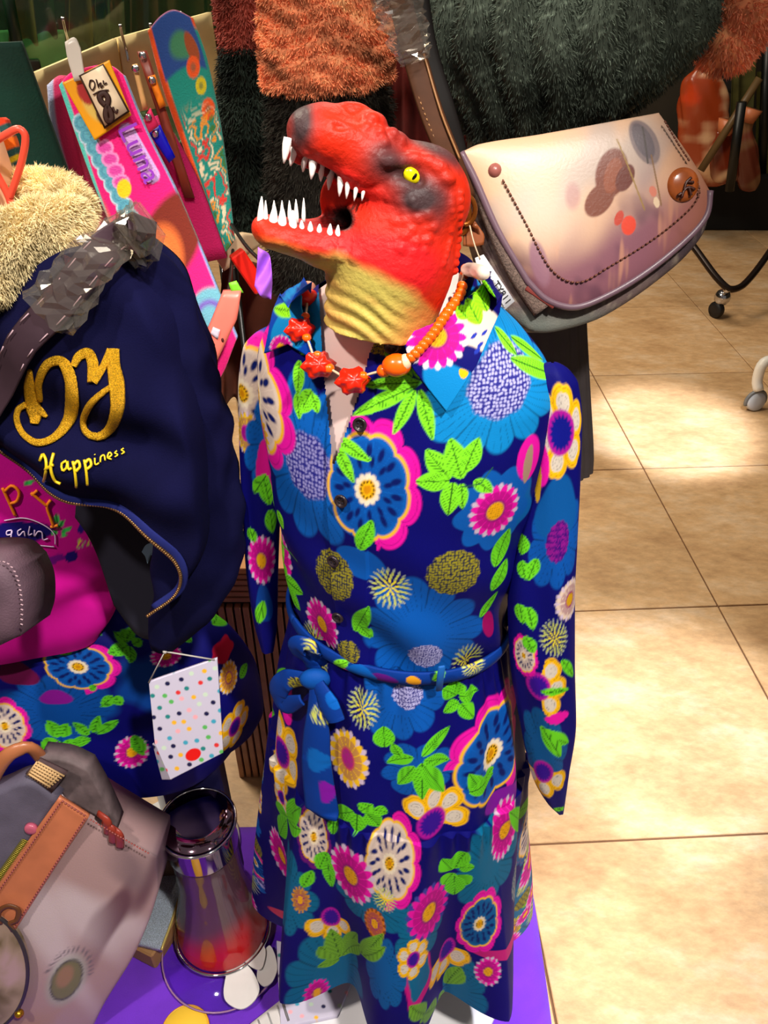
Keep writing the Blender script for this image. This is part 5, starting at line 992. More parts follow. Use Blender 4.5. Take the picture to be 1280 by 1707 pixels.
for l in ((212, 1072, 190, 1052, 24), (212, 1070, 206, 1048, 24), (214, 1076, 180, 1090, 26), (216, 1078, 218, 1106, 24), (220, 1074, 236, 1066, 20), (210, 1066, 222, 1044, 20), (100, 1230, 80, 1200, 24), (102, 1228, 112, 1206, 24), (100, 1234, 66, 1248, 28), (104, 1236, 104, 1262, 24), (108, 1234, 132, 1252, 24), (120, 1238, 152, 1232, 20), (150, 1225, 122, 1204, 16), (156, 1222, 166, 1192, 18), (160, 1224, 198, 1200, 18), (190, 1160, 168, 1178, 20), (190, 1160, 204, 1176, 18), (80, 1075, 120, 1088, 26), (72, 1090, 88, 1068, 24), (135, 1040, 170, 1058, 22), (345, 1008, 352, 1040, 24), (222, 1226, 240, 1260, 22), (300, 1050, 320, 1070, 22), (400, 1130, 412, 1106, 18), (148, 1150, 162, 1142, 12)): C.leaf(*l, col=(88, 190, 34))
C.scatter(~C.front, 12, 20); mk('skirt_body', V.reshape(-1, 3), grid_faces(*S.shape), PRINT, fs, C.c)
# navy jacket
NV = M('navy_felt', (12, 12, 46), 0.9, var=0.25, vscale=12, bump=0.25, bscale=700, spec=0.08)
jk = thing('navy_jacket', 'navy zip jacket with cream fur collar and gold glitter letters', 'jacket', P(200, 1085, Y=0.7))
jp = Pl(170, 700, 0.665, 16, -8)
zipc = [(-40, 690), (0, 738), (50, 808), (110, 836), (180, 850), (240, 884), (286, 930), (297, 965), (282, 1004), (240, 1034)]
def jb(u, v, x, y): return 0.035*np.sin(np.pi*np.clip(u, 0, 1))*(0.6+0.4*np.cos(v*2))+0.006*np.sin(x*0.035+y*0.02)+0.007*np.sin(y*0.045-x*0.012)*sstep(0.2, 0.8, v)-0.012*sstep(0.75, 1.0, v)-0.045*sstep(0.80, 1.0, u)*(1-sstep(0.8, 1.0, v))+0.006*np.sin(x*0.02-y*0.035+1)*sstep(0.0, 0.3, v)
jf = slab('front_panel', [(-60, 540), (40, 478), (130, 415), (218, 398)], [(218, 398), (285, 470), (322, 600), (330, 780), (300, 960), (240, 1034)], zipc, [(-60, 540), (-55, 620), (-40, 690)], jp, 0.006, NV, jk, 60, 60, bulge=jb)
jv = np.array([v.co for v in jf.data.vertices]); jt = bvh(jv, [list(p.vertices) for p in jf.data.polygons])
ns_ = lambda a, y: 1+0.06*np.sin(a*3+y*0.018)+0.06*np.sin(a*2-y*0.03)+0.05*np.sin(y*0.055+a*4)+0.03*np.sin(y*0.09-a*3)
mk('sleeve', *loft(ring_rows([(398, 205, 232), (420, 192, 268), (470, 205, 305), (560, 226, 342), (660, 244, 374), (760, 258, 394), (850, 262, 402), (930, 258, 400), (1000, 252, 376), (1050, 250, 330), (1082, 254, 290)], (0.71, 0.655), 60, 60, 0.6, ns_)), NV, jk)
slab('lining', [(90, 820), (200, 840), (300, 880)], [(300, 880), (310, 980), (270, 1070)], [(190, 1010), (230, 1060), (270, 1070)], [(90, 820), (150, 900), (190, 1010)], Pl(220, 950, 0.735, 16, -8), 0.004, M('dark_lining', (12, 10, 30), 0.8), jk, 20, 20)
puck('lining_label', spline([(236, 920), (244, 908), (262, 905), (276, 912), (262, 922), (248, 928), (246, 940), (242, 928), (236, 920)], 36)[:-1], Pl(250, 918, 0.722, 16, -8), 0.001, M('pale_blue_label', (140, 170, 196), 0.6), jk)
zp = spline(jv[59*60:60*60][8:]+jp.n*0.003, 120); zt = []
for i in range(0, 120, 1): zt.append(box(zp[i], (0.0026, 0.003, 0.0048), frame(jp.n)@rotz(math.degrees(math.atan2(-(zp[min(i+1, 119)]-zp[max(i-1, 0)])[2], (zp[min(i+1, 119)]-zp[max(i-1, 0)])[0])*-1)), 0.0006))
kind(mk('zipper_teeth', *join(*zt), M('brass_zip', (150, 112, 70), 0.3, 0.8), jk), 'stuff')
mk('zip_tape', *sweep(spline(jv[58*60:59*60][8:]+jp.n*0.002, 60), 0.005, 8, 0.0012, jp.n), M('blue_tape', (30, 36, 96), 0.8, spec=0.1), jk)
GOLD = M('gold_glitter', (214, 160, 26), 0.35, 0.55, var=0.55, vscale=900, bump=0.8, bscale=1500)
def cr(pts): return [(x*0.34375, 280+y*0.34375) for x, y in pts]
def glit(pts, ws, n=50):
    q = on_t(jt, cr(pts), n, 0.0022); k = 0.74/F*0.34375; nn = np.array([hit(jt, *project(v)[0])[1] for v in q]); mk('glitter_letter', *sweep(q, np.interp(np.linspace(0, 1, n), np.linspace(0, 1, len(ws)), ws)*k*0.5*1.05, 10, 0.0022, nn), GOLD, jk)
glit([(150, 975), (148, 1060), (160, 1130), (172, 1200), (170, 1240)], (20, 50, 66, 74, 40)); glit([(140, 1150), (190, 1170), (232, 1205)], (40, 50, 16))
glit([(196, 1120), (192, 1030), (235, 945), (300, 935), (345, 1010), (358, 1120), (336, 1230), (270, 1310), (190, 1335), (120, 1295), (86, 1230), (92, 1170), (130, 1140)], (30, 34, 40, 50, 66, 84, 78, 60, 44, 36, 30, 30, 30), 90)
glit([(362, 960), (385, 915), (430, 900), (455, 950), (458, 1040)], (30, 44, 50, 58, 60)); glit([(462, 1040), (505, 970), (545, 885)], (44, 36, 44))
glit([(560, 880), (556, 960), (568, 1060), (570, 1160), (540, 1250), (480, 1300), (425, 1280), (412, 1220), (440, 1150), (490, 1100), (545, 1060)], (50, 60, 70, 66, 56, 46, 38, 36, 34, 30, 24), 80)
GTH = M('gold_thread', (232, 200, 30), 0.4, 0.3)
pL = lambda dx, dy, k=1.0: ([(123+dx, 770+dy), (126+dx, 788+dy), (128+dx, 808+dy)], [(124+dx, 776+dy), (131+dx, 769+dy), (134+dx, 778+dy), (127+dx, 785+dy)])
for L_, w_ in (((([(70, 768), (75, 758), (81, 774), (76, 800)], [(92, 757), (88, 778), (94, 798), (103, 803)], [(79, 781), (92, 775)])), 0.0015), (([(113, 769), (105, 774), (107, 784), (113, 779), (114, 769), (116, 783), (121, 780)],), 0.0012), (pL(0, 0), 0.0014), (pL(18, -3), 0.0014), (([(158, 764), (159, 774), (165, 772)], [(158, 758), (158.6, 759)]), 0.0009), (([(167, 771), (168, 762), (173, 759), (175, 768)],), 0.0009), (([(181, 763), (186, 758), (182, 754), (179, 763), (186, 766)],), 0.0009), (([(195, 751), (191, 755), (196, 758), (191, 762)],), 0.0008), (([(206, 746), (202, 750), (207, 753), (202, 757)],), 0.0008)):
    mk('script_letter', *join(*[sweep(on_t(jt, q, 14, 0.0025), w_, 6) for q in L_]), GTH, jk)
# fur collar
def collar(pts, rs, seed, n, par):
    q = spline([P(x, y, Y=Y) for x, y, Y in pts], 40); V, Fc = sweep(q, np.interp(np.linspace(0, 1, 40), np.linspace(0, 1, len(rs)), rs)*(1+0.05*np.sin(np.arange(40)*0.9)), 26); c0 = lambda p, r: np.clip(srgb((232, 212, 166))*(1+0.35*bumps(p[:, 0]*60, p[:, 2]*60, seed))[:, None]*np.array([1, 1, 0.95]), 0.05, 1.2)
    o = mk('fur_collar', V, Fc, FUR, par, c0(V, None)*0.8); p, nn = sample_surface(V, Fc, n, seed); cc = q[np.argmin(np.linalg.norm(p[:, None]-q[None], axis=-1), axis=1)]; nn = nn*np.sign(np.einsum('ij,ij->i', nn, p-cc))[:, None]; fur('fur_pile', p, nn, 0.0085, 0.0005, c0, o, FUR, (0.2, -0.2, -0.9), 0.7, seed)
collar([(-110, 470, 0.70), (-20, 445, 0.70), (50, 405, 0.71), (105, 372, 0.73), (135, 362, 0.75)], (0.036, 0.034, 0.032, 0.028, 0.012), 41, 34000, jk); collar([(-90, 390, 0.84), (-20, 352, 0.85), (50, 336, 0.85), (100, 338, 0.82), (135, 352, 0.78)], (0.030, 0.030, 0.028, 0.026, 0.014), 42, 20000, jk)
# ---------------------------------------------------------------- coral wire hanger and green garments above
hg = thing('coral_hanger', 'coral red plastic hanger hook standing above the cream fur collar', 'hanger', P(20, 380, Y=0.80))
CORL = M('coral_plastic', (244, 82, 60), 0.35)
mk('hook', *sweep(spline([P(x, y, Y=0.80) for x, y in ((-60, 262), (-20, 243), (14, 222), (32, 215), (42, 226), (38, 262), (26, 302), (16, 330))], 60), 0.0034, 10), CORL, hg); mk('arm', *sweep(spline([P(x, y, Y=0.80) for x, y in ((-30, 250), (0, 300), (16, 332), (22, 360), (22, 392))], 40), 0.0036, 10), CORL, hg)
drape('green_velvet_dress', 'dark green velvet garment hanging left of the towels', 'garment', (-150, -120), (34, 128), 70, 345, 1.02, (8, 56, 44), fold=5, amp=0.018)
def stripes(x, y, u, v):
    c = fill(x.shape, (34, 84, 84)); c = mixc(c, (244, 110, 10), al(np.abs(y-(245-(x*0.4)))-10, 3)); c = mixc(c, (232, 60, 20), al(np.abs(y-(200-(x*0.4)))-9, 3)); c = mixc(c, (220, 190, 20), al(np.abs(y-(276-(x*0.5)))-5, 3)); return mixc(c, (230, 110, 20), al(np.abs(y-(296-(x*0.6)))-4, 3))
o = slab('striped_scarf', [(-60, 220), (0, 196), (8, 200)], [(8, 200), (24, 240), (30, 280)], [(-60, 330), (0, 300), (30, 280)], [(-60, 220), (-60, 330)], Pl(0, 250, 0.88, 10), 0.012, M('knit_print', None, 0.8, bump=0.4, bscale=400), None, 40, 40, paint=stripes); tag(o, 'teal knitted scarf with orange and yellow stripes behind the coral hanger', 'scarf')
# ---------------------------------------------------------------- brown strap wrapped in clear film across the jacket, rucksack below
bpk = Pl(120, 1500, 0.585, 12, 0)
rs = thing('rucksack', 'mauve printed rucksack with tan leather strip standing left of the glass', 'bag', bpk.on(80, 1760))
xb_ = thing('crossbody_bag', 'plum cross-body bag whose film wrapped strap crosses the navy jacket', 'bag', P(-30, 1060, Y=0.60))
xpl = Pl(-20, 1000, 0.60, 18, -14)
slab('bag_body', [(-150, 940), (-60, 925), (0, 928), (26, 950)], [(26, 950), (40, 985), (42, 1030), (34, 1060)], [(-150, 1090), (-40, 1090), (34, 1060)], [(-150, 940), (-150, 1090)], xpl, 0.05, M('plum_canvas', (84, 62, 74), 0.7, var=0.25, vscale=30, bump=0.3, bscale=500), xb_, 24, 24, pillow=0.018)
mk('bag_stitching', *join(*[sweep([xpl.on(x, y, 0.012), xpl.on(x+4, y+1.5, 0.012)], 0.0008, 5) for x, y in spline([(-20, 934), (10, 938), (26, 960), (34, 1000), (34, 1040)], 18)]), M('pale_thread', (170, 140, 150), 0.6), xb_)
def strap_on(pts, w, name, par, mat_):
    q = spline([(lambda h: h[0]+h[1]*(0.012+d))(hit(jt, x, y, 0.66)) for x, y, d in pts], 50); nn = np.array([hit(jt, *project(v)[0], 0.66)[1]*0.6+jp.n*0.4 for v in q]); return mk(name, *sweep(q, w, 12, 0.002, nn), mat_, par), q
stp_, sq = strap_on([(-40, 780, 0), (-8, 700, 0), (22, 630, 0), (50, 570, 0), (100, 500, 0), (165, 430, 0), (205, 404, 0), (228, 396, -0.03), (244, 400, -0.09)], 0.0145, 'shoulder_strap', xb_, M('plum_leather', (52, 36, 44), 0.6, var=0.15, spec=0.2))
nn0 = jp.n; off_ = np.cross(np.gradient(sq, axis=0), jp.n); off_ /= np.linalg.norm(off_, axis=1)[:, None]
for sg in (-1, 1): mk('strap_stitching', *join(*[sweep((sq+off_*sg*0.011+nn0*0.003)[i:i+2], 0.0006, 5) for i in range(0, 30, 1) if i % 2 == 0]), M('pale_thread', (170, 140, 150), 0.6), stp_)
def wrap2(q, ws, seed, par):
    m, n = 46, 18; r = np.random.default_rng(seed); q = spline(q, m); w = np.interp(np.linspace(0, 1, m), np.linspace(0, 1, len(ws)), ws); t = np.gradient(q, axis=0); t /= np.linalg.norm(t, axis=1)[:, None]; U = np.cross(t, jp.n); U /= np.linalg.norm(U, axis=1)[:, None]; a = np.linspace(0, 2*np.pi, n, endpoint=False)
    R_ = q[:, None]+jp.n*0.004+U[:, None]*(np.cos(a)[None]*w[:, None]*(1+r.normal(0, 0.08, (m, n))))[..., None]+jp.n*(np.sin(a)[None]*0.011*(1+r.normal(0, 0.35, (m, n))))[..., None]; V, Fc = loft(R_, False); mk('plastic_wrap', V, Fc, WRAP, par, smooth=False)
wrap2(sq[20:], (0.024, 0.021, 0.020, 0.023, 0.026, 0.022), 8, stp_)
def pmau(x, y, u, v):
    n = bumps(x*0.014, y*0.014, 51); n2 = bumps(x*0.03+y*0.02, y*0.012, 52); c = fill(x.shape, (160, 130, 130)); c = mixc(c, (190, 172, 178), sstep(0.0, 0.9, n)); c = mixc(c, (92, 60, 70), sstep(0.05, 0.7, n2)*sstep(110, 220, x)); c = mixc(c, (92, 74, 84), sstep(0.4, 1.0, -n)*sstep(150, 230, x)*0.7); c = mixc(c, (160, 120, 66), sstep(1650, 1720, y)*sstep(-0.3, 0.5, n2)*0.7)
    X, Y = x-115, y-1622; a = X*math.cos(0.5)+Y*math.sin(0.5); b = -X*math.sin(0.5)+Y*math.cos(0.5); e = np.hypot(a/22, b/36); c = mixc(c, (150, 160, 150), al(e-1.25, 0.5)*0.7); c = mixc(c, (108, 104, 70), al(e-1, 0.15)); c = mixc(c, (150, 110, 86), al(np.hypot((a+5)/12, (b+4)/20)-1, 0.4)*0.8); c = mixc(c, (66, 62, 60), al(np.abs(e-1)-0.05, 0.1)); c = mixc(c, (90, 84, 92), al(np.abs(e-1.55)-0.16, 0.2)*(Y < -8)*al(np.abs(np.sin(np.arctan2(b, a)*22))-0.6, 0.3)*0.8); return c
slab('bag_body', [(60, 1300), (150, 1362), (205, 1395), (262, 1428)], [(262, 1428), (262, 1490), (226, 1586), (170, 1680), (130, 1770)], [(-110, 1800), (130, 1770)], [(60, 1300), (-100, 1480), (-110, 1800)], bpk, 0.075, M('printed_canvas', None, 0.5, bump=0.15, bscale=400), rs, 120, 110, paint=pmau, pillow=0.012)
slab('pocket', [(-110, 1360), (0, 1318), (48, 1302), (98, 1334)], [(98, 1334), (40, 1415), (-10, 1480)], [(-110, 1560), (-10, 1480)], [(-110, 1360), (-110, 1560)], bpk, 0.03, M('slate_canvas', (86, 80, 98), 0.7, var=0.2, vscale=20, bump=0.2, bscale=500), rs, 20, 20, off=0.016)
TAN = M('tan_leather', (186, 108, 74), 0.4, var=0.12, vscale=25)
ls = slab('leather_strip', [(98, 1330), (148, 1362)], [(148, 1362), (96, 1440), (50, 1512), (0, 1592), (-60, 1690)], [(-110, 1650), (-60, 1690)], [(98, 1330), (40, 1412), (0, 1470), (-60, 1562), (-110, 1650)], bpk, 0.006, TAN, rs, 50, 14, off=0.021)
RTH = M('rose_thread', (150, 76, 72), 0.6)
for A_, B_ in (((101, 1338), (-40, 1540)), ((142, 1364), (-30, 1630)), ((103, 1335), (144, 1361)), ((150, 1366), (250, 1424))):
    q = poly([A_, B_], int(math.hypot(A_[0]-B_[0], A_[1]-B_[1])/5)); mk('stitching', *join(*[sweep([bpk.on(*q[i], 0.0235), bpk.on(*(q[i]*0.4+q[i+1]*0.6), 0.0235)], 0.0011, 5) for i in range(0, len(q)-1)]), RTH, ls)
mk('snap_button', *lathe([(0.002, 0.004), (0.007, 0.004), (0.0085, 0.002), (0.009, -0.002)], bpk.on(52, 1381, 0.018), bpk.n, 22), M('rose_button', (178, 84, 108), 0.3), rs)
zz = poly([(-30, 1506), (44, 1402)], 44); kind(mk('zipper_teeth', *join(*[box(bpk.on(*p, 0.020), (0.009, 0.0016, 0.002), frame(bpk.n)@rotz(-38)@np.array([[1, 0, 0], [0, 1, 0], [0, 0, 1]]), 0.0003) for p in zz]), M('brass_zip2', (150, 136, 50), 0.35, 0.8), rs), 'stuff')
mk('zip_tape', *sweep([bpk.on(*p, 0.017) for p in zz], 0.007, 8, 0.0015, bpk.n), M('olive_tape', (96, 88, 40), 0.7), rs)
wv = []
for i in range(9): wv.append(sweep([bpk.on(46+i*4.2, 1292+i*2.6, 0.020), bpk.on(62+i*4.6, 1270+i*2.6, 0.020)], 0.0014, 6))
for i in range(6): wv.append(sweep([bpk.on(48+i*3.0, 1290-i*4.0, 0.021), bpk.on(84+i*4.6, 1312-i*3.6, 0.021)], 0.0014, 6))
mk('woven_patch', *join(*wv), M('straw_weave', (196, 160, 112), 0.7), rs)
mk('handle', *sweep(spline([bpk.on(x, y, o_) for x, y, o_ in ((-60, 1380, -0.02), (-20, 1310, 0.0), (14, 1258, 0.01), (48, 1246, 0.0), (74, 1270, -0.02))], 40), 0.010, 12, 0.006, bpk.n), M('caramel_leather', (170, 104, 66), 0.35), rs)
slab('weave_backing', [(42, 1290), (66, 1266)], [(66, 1266), (112, 1288)], [(86, 1322), (112, 1288)], [(42, 1290), (86, 1322)], bpk, 0.004, M('brown_backing', (74, 54, 56), 0.8), rs, 5, 5, off=0.018, smooth=False)
slab('top_flap', [(66, 1262), (110, 1268), (146, 1284)], [(146, 1284), (172, 1330), (196, 1382)], [(110, 1332), (150, 1356), (196, 1382)], [(66, 1262), (110, 1332)], bpk, 0.03, M('grey_brown_canvas', (92, 78, 80), 0.7, var=0.3, vscale=60), rs, 16, 16, off=-0.004)
for i, (x, y) in enumerate(((172, 1378), (180, 1392), (192, 1400))): mk('leather_curl', *sweep(spline([bpk.on(x-8, y-22, 0.012), bpk.on(x+6, y-10, 0.020), bpk.on(x+8, y+12, 0.012)], 12), 0.006, 8, 0.003, bpk.n), M('rust_leather', (140, 48, 34), 0.4), rs)
ci = lambda r, k: [(-42+r*math.cos(t)*0.95, 1622+r*math.sin(t)*1.12) for t in np.linspace(-math.pi, math.pi, k)]
def proun(x, y, u, v): n = bumps(x*0.05, y*0.05, 55); c = fill(x.shape, (150, 128, 112)); c = mixc(c, (96, 82, 50), sstep(0, 0.8, n)); return mixc(c, (170, 140, 144), sstep(0.1, 0.9, -n))
puck('round_flap', ci(92, 49)[:-1], bpk, 0.010, M('flap_print', None, 0.5), rs, 0.026, proun)
mk('flap_rim', *sweep([bpk.on(*p, 0.026) for p in ci(93, 60)], 0.0028, 8), M('dark_rim', (44, 40, 44), 0.4), rs); mk('gold_stud', *ball(bpk.on(32, 1690, 0.028), 0.007), M('gold_metal', (190, 140, 40), 0.25, 0.9), rs)
mk('swirl_emblem', *sweep(spline([bpk.on(x, y, 0.026) for x, y in ((0, 1540), (-2, 1520), (14, 1510), (30, 1516), (28, 1534), (16, 1540), (22, 1552))], 40), 0.004, 8, 0.002, bpk.n), M('burnt_brown', (92, 52, 26), 0.5), rs)
# ================================================================ DISPLAY FLOOR: glass, cards, boxes, plinth
hx_, hy_ = P(372, 1545, z=0.03)[:2]
gl = thing('hourglass_vase', 'waisted glass vase with mirrored cap and red filled foot on a clear disc', 'vase', (hx_, hy_, 0.004))
prof = [(0.079, 0.030), (0.081, 0.036), (0.078, 0.060), (0.068, 0.105), (0.057, 0.160), (0.0515, 0.215), (0.051, 0.265), (0.053, 0.298)]
zz_ = np.linspace(0.030, 0.298, 40); rr_ = cubic(zz_, [p[1] for p in prof], [p[0] for p in prof]); V, Fc = lathe(list(zip(rr_*0.94, zz_)), (hx_, hy_, 0), ns=48)
t_ = (V[:, 2]-0.03)/0.27; gc_ = fill((len(V),), (96, 66, 74)); gc_ = mixc(gc_, (200, 6, 10), sstep(0.40, 0.12, t_+0.06*np.sin(np.arctan2(V[:, 1]-hy_, V[:, 0]-hx_)*2))); mk('tinted_core', V, Fc, M('tinted_glass_core', None, 0.45, spec=0.2), gl, gc_)
mk('glass_wall', *lathe(list(zip(rr_, zz_)), (hx_, hy_, 0), ns=48, cap=False), thin('clear_glass_wall', (245, 240, 240), 1.5, 0.03), gl)
CH = M('mirror_chrome', (214, 210, 212), 0.06, 1.0)
mk('cap', *lathe([(0.053, 0.290), (0.0545, 0.296), (0.0555, 0.345), (0.057, 0.352)], (hx_, hy_, 0), ns=48), M('dark_mirror', (150, 130, 140), 0.08, 1.0), gl); mk('cap_top', *lathe([(0.0545, 0.3525), (0.052, 0.3555), (0.030, 0.357), (0.002, 0.3575)], (hx_, hy_, 0), ns=48), M('smoked_mirror', (150, 120, 140), 0.05, 1.0), gl)
cir = lambda r, z, n=64: [(hx_+r*math.cos(t), hy_+r*math.sin(t), z) for t in np.linspace(0, 2*np.pi, n, endpoint=False)]
mk('cap_rim', *sweep(cir(0.0565, 0.352), 0.0026, 8, closed=True), CH, gl); mk('foot_rim', *sweep(cir(0.0800, 0.032), 0.0028, 8, closed=True), CH, gl)
mk('clear_disc', *lathe([(0.02, 0.004), (0.100, 0.004), (0.103, 0.008), (0.103, 0.018), (0.100, 0.022), (0.02, 0.022)], (hx_+0.004, hy_-0.028, 0), ns=64), thin('clear_acrylic', (240, 235, 250), 1.45, 0.04), gl)
mk('disc_edge', *sweep([(hx_+0.004+0.103*math.cos(t), hy_-0.028+0.103*math.sin(t), 0.018) for t in np.linspace(0, 2*np.pi, 64, endpoint=False)], 0.0016, 6, closed=True), M('acrylic_edge', (150, 110, 150), 0.2), gl)
class FlP(Pl):
    def __init__(s, z): s.o = np.array([0, 0, z]); s.n = np.array([0, 0, 1.0])
WP = M('white_card', (210, 206, 204), 0.6, var=0.05)
def reflection_oval(label, pts, z, dot=None):  # solid white shapes standing in for reflections of tags in the clear base
    t = thing('reflection_oval', label, 'tag', FlP(z).on(*np.mean(pts, 0)), 'modelled reflections on the clear disc'); k = len(pts)//2
    puck('card', spline(list(pts)+[pts[0]], 40)[:-1], FlP(z), 0.003, WP, t)
    if dot: mk('red_dot', *lathe([(0.006, 0), (0.006, 0.0006), (0.001, 0.0008)], FlP(z).on(*dot), (0, 0, 1), 16), M('red_ink', (220, 30, 30), 0.5), t)
reflection_oval('white oval with red dot, modelled reflection beside the vase foot', [(405, 1600), (425, 1560), (442, 1582), (440, 1604), (434, 1616), (420, 1612)], 0.034, (418, 1582)); reflection_oval('large white paddle shaped reflection modelled in front of the vase foot', [(378, 1616), (408, 1606), (432, 1644), (424, 1668), (400, 1682), (374, 1664)], 0.030); reflection_oval('round white reflection modelled at the rim of the clear disc', [(436, 1590), (450, 1576), (462, 1610), (454, 1636), (440, 1644), (428, 1630)], 0.027)
DOTC = [(222, 50, 50), (240, 180, 40), (60, 160, 190), (20, 20, 70), (90, 180, 90), (240, 170, 180), (30, 130, 130), (200, 220, 200)]
def dots(cx, cy, ex, ey, nu, nv, big, seed, r=3.6):
    rr = np.random.default_rng(seed); D = [(cx+ex[0]*(i+0.5*(j % 2)+rr.uniform(-.2, .2))/nu+ey[0]*(j+rr.uniform(-.2, .2))/nv, cy+ex[1]*(i+0.5*(j % 2))/nu+ey[1]*(j+rr.uniform(-.2, .2))/nv, rr.integers(8)) for i in range(nu) for j in range(nv)]
    def f(x, y, u, v):
        c = fill(x.shape, (200, 194, 216))
        for dx, dy, k in D: c = mixc(c, DOTC[k], al(np.hypot((x-dx)/1.15, y-dy)-r, 1.4))
        return mixc(c, (226, 18, 14), al(np.hypot((x-big[0])*0.95+(y-big[1])*0.35, (y-big[1])*1.1-(x-big[0])*0.05)-big[2], 1.6))
    return f
DOTM = M('dotted_card', None, 0.5)
tgp = Pl(310, 1200, 0.63, 12, 6)
dt = thing('dotted_card', 'white gift card with coloured dots and one big red dot hanging on the floral skirt', 'card', tgp.on(320, 1290), 'dotted gift cards')
slab('card', [(248, 1137), (362, 1098)], [(362, 1098), (368, 1190), (372, 1255)], [(284, 1300), (372, 1255)], [(248, 1137), (258, 1240), (284, 1300)], tgp, 0.004, DOTM, dt, 130, 100, paint=dots(252, 1128, (116, -34), (14, 176), 6, 10, (322, 1258, 12), 1), smooth=False)
slab('side_fold', [(254, 1240), (264, 1246)], [(264, 1246), (286, 1300)], [(270, 1300), (286, 1300)], [(254, 1240), (270, 1300)], Pl(266, 1270, 0.637, 12, -20), 0.003, DOTM, dt, 30, 20, paint=dots(256, 1244, (20, 0), (14, 50), 2, 4, (0, 0, 1), 2), smooth=False)
mk('string', *sweep([tgp.on(248, 1138), tgp.on(275, 1086, 0.004), tgp.on(358, 1100)], 0.0011, 6), M('grey_string', (170, 165, 160), 0.6), dt); mk('knot', *ball(tgp.on(275, 1086, 0.004), 0.0028), M('grey_string', (170, 165, 160), 0.6), dt)
nb = P(330, 1350, Y=0.76); tag(mk('navy_box', *box((nb[0], 0.775, 0.239), (0.095, 0.05, 0.44), rotz(6), 0.004), M('navy_paper', (14, 12, 60), 0.6), smooth=False), 'tall navy box behind the mirrored vase cap', 'box')
fp = FlP(0.012)
def flat_card(name, label, t, r, b, l, z, th, paint, group):
    o = slab(name, t, r, b, l, FlP(z), th, DOTM, None, 90, 90, paint=paint, smooth=False); tag(o, label, 'card', group)
flat_card('dotted_card', 'dotted white card on the mat right of the vase, partly under the dress hem', [(461, 1568), (600, 1596)], [(600, 1596), (585, 1640), (562, 1692)], [(468, 1712), (562, 1692)], [(461, 1568), (464, 1640), (468, 1712)], 0.026, 0.022, dots(470, 1590, (120, 8), (0, 120), 5, 6, (515, 1644, 15), 3, 3.2), 'dotted gift cards')
flat_card('dotted_card', 'dotted card below the gap in the dress hem', [(618, 1600), (676, 1590)], [(676, 1590), (690, 1680)], [(618, 1678), (690, 1680)], [(618, 1600), (618, 1678)], 0.05, 0.034, dots(620, 1610, (66, 0), (0, 80), 3, 3, (0, 0, 1), 4, 3.6), 'dotted gift cards')
pk = thing('white_packet', 'small white folded packet in front of the dotted card on the mat', 'packet', fp.on(440, 1700))
slab('packet_body', [(410, 1712), (466, 1668)], [(466, 1668), (484, 1712), (488, 1740)], [(412, 1760), (488, 1740)], [(410, 1712), (412, 1760)], FlP(0.022), 0.018, WP, pk, 8, 8, smooth=False)
for i in range(3): mk('fold', *sweep([FlP(0.0228).on(430+i*16, 1700-i*12), FlP(0.0228).on(446+i*16, 1740-i*8)], 0.0014, 6), M('fold_grey', (170, 170, 172), 0.6), pk)
mk('peg', *sweep([FlP(0.026).on(470, 1668), FlP(0.026).on(481, 1702)], 0.0022, 8), M('grey_peg', (110, 106, 110), 0.4), pk)
yb = thing('yellow_disc', 'flat yellow disc lying on the purple mat', 'disc', fp.on(312, 1716)); mk('disc', *lathe([(0.002, 0.004), (0.036, 0.004), (0.038, 0.008), (0.034, 0.013), (0.002, 0.015)], P(310, 1722, z=0), (0, 0, 1), 36), M('warm_yellow', (246, 200, 60), 0.5), yb); mk('rim', *sweep([P(310, 1722, z=0)+np.array([0.037*math.cos(t), 0.037*math.sin(t), 0.009]) for t in np.linspace(0, 2*np.pi, 40, endpoint=False)], 0.0016, 6, closed=True), M('gold_yellow', (220, 160, 40), 0.4), yb)
# silver glitter box with tan side, leaning by the rucksack
sb = thing('silver_box', 'tan box with silver glitter lid edged in gold beside the rucksack', 'box', P(275, 1585, z=0.0))
mk('body', *box((P(275, 1510, z=0.05)[0]-0.01, P(275, 1510, z=0.05)[1]+0.01, 0.028), (0.09, 0.17, 0.046), rotz(-24), 0.003), M('tan_card', (150, 108, 66), 0.7), sb, smooth=False)
slab('lid', [(230, 1440), (278, 1424)], [(278, 1424), (302, 1466), (290, 1520), (268, 1582)], [(226, 1572), (268, 1582)], [(230, 1440), (226, 1572)], FlP(0.066), 0.012, M('silver_glitter', (178, 190, 206), 0.3, 0.7, var=0.5, vscale=700, bump=0.9, bscale=900), sb, 16, 16)
mk('gold_edge', *sweep(spline([FlP(0.067).on(x, y) for x, y in ((278, 1424), (303, 1467), (291, 1521), (269, 1584))], 30), 0.0024, 8), M('pale_gold', (214, 190, 110), 0.3, 0.6), sb)
tag(mk('brown_box', *box((P(330, 1350, Y=0.76)[0]-0.112, 0.772, 0.105), (0.10, 0.045, 0.18), rotz(4), 0.004), M('kraft_brown', (84, 56, 34), 0.75, var=0.2), smooth=False), 'dark kraft brown box between the rucksack and the navy box', 'box')
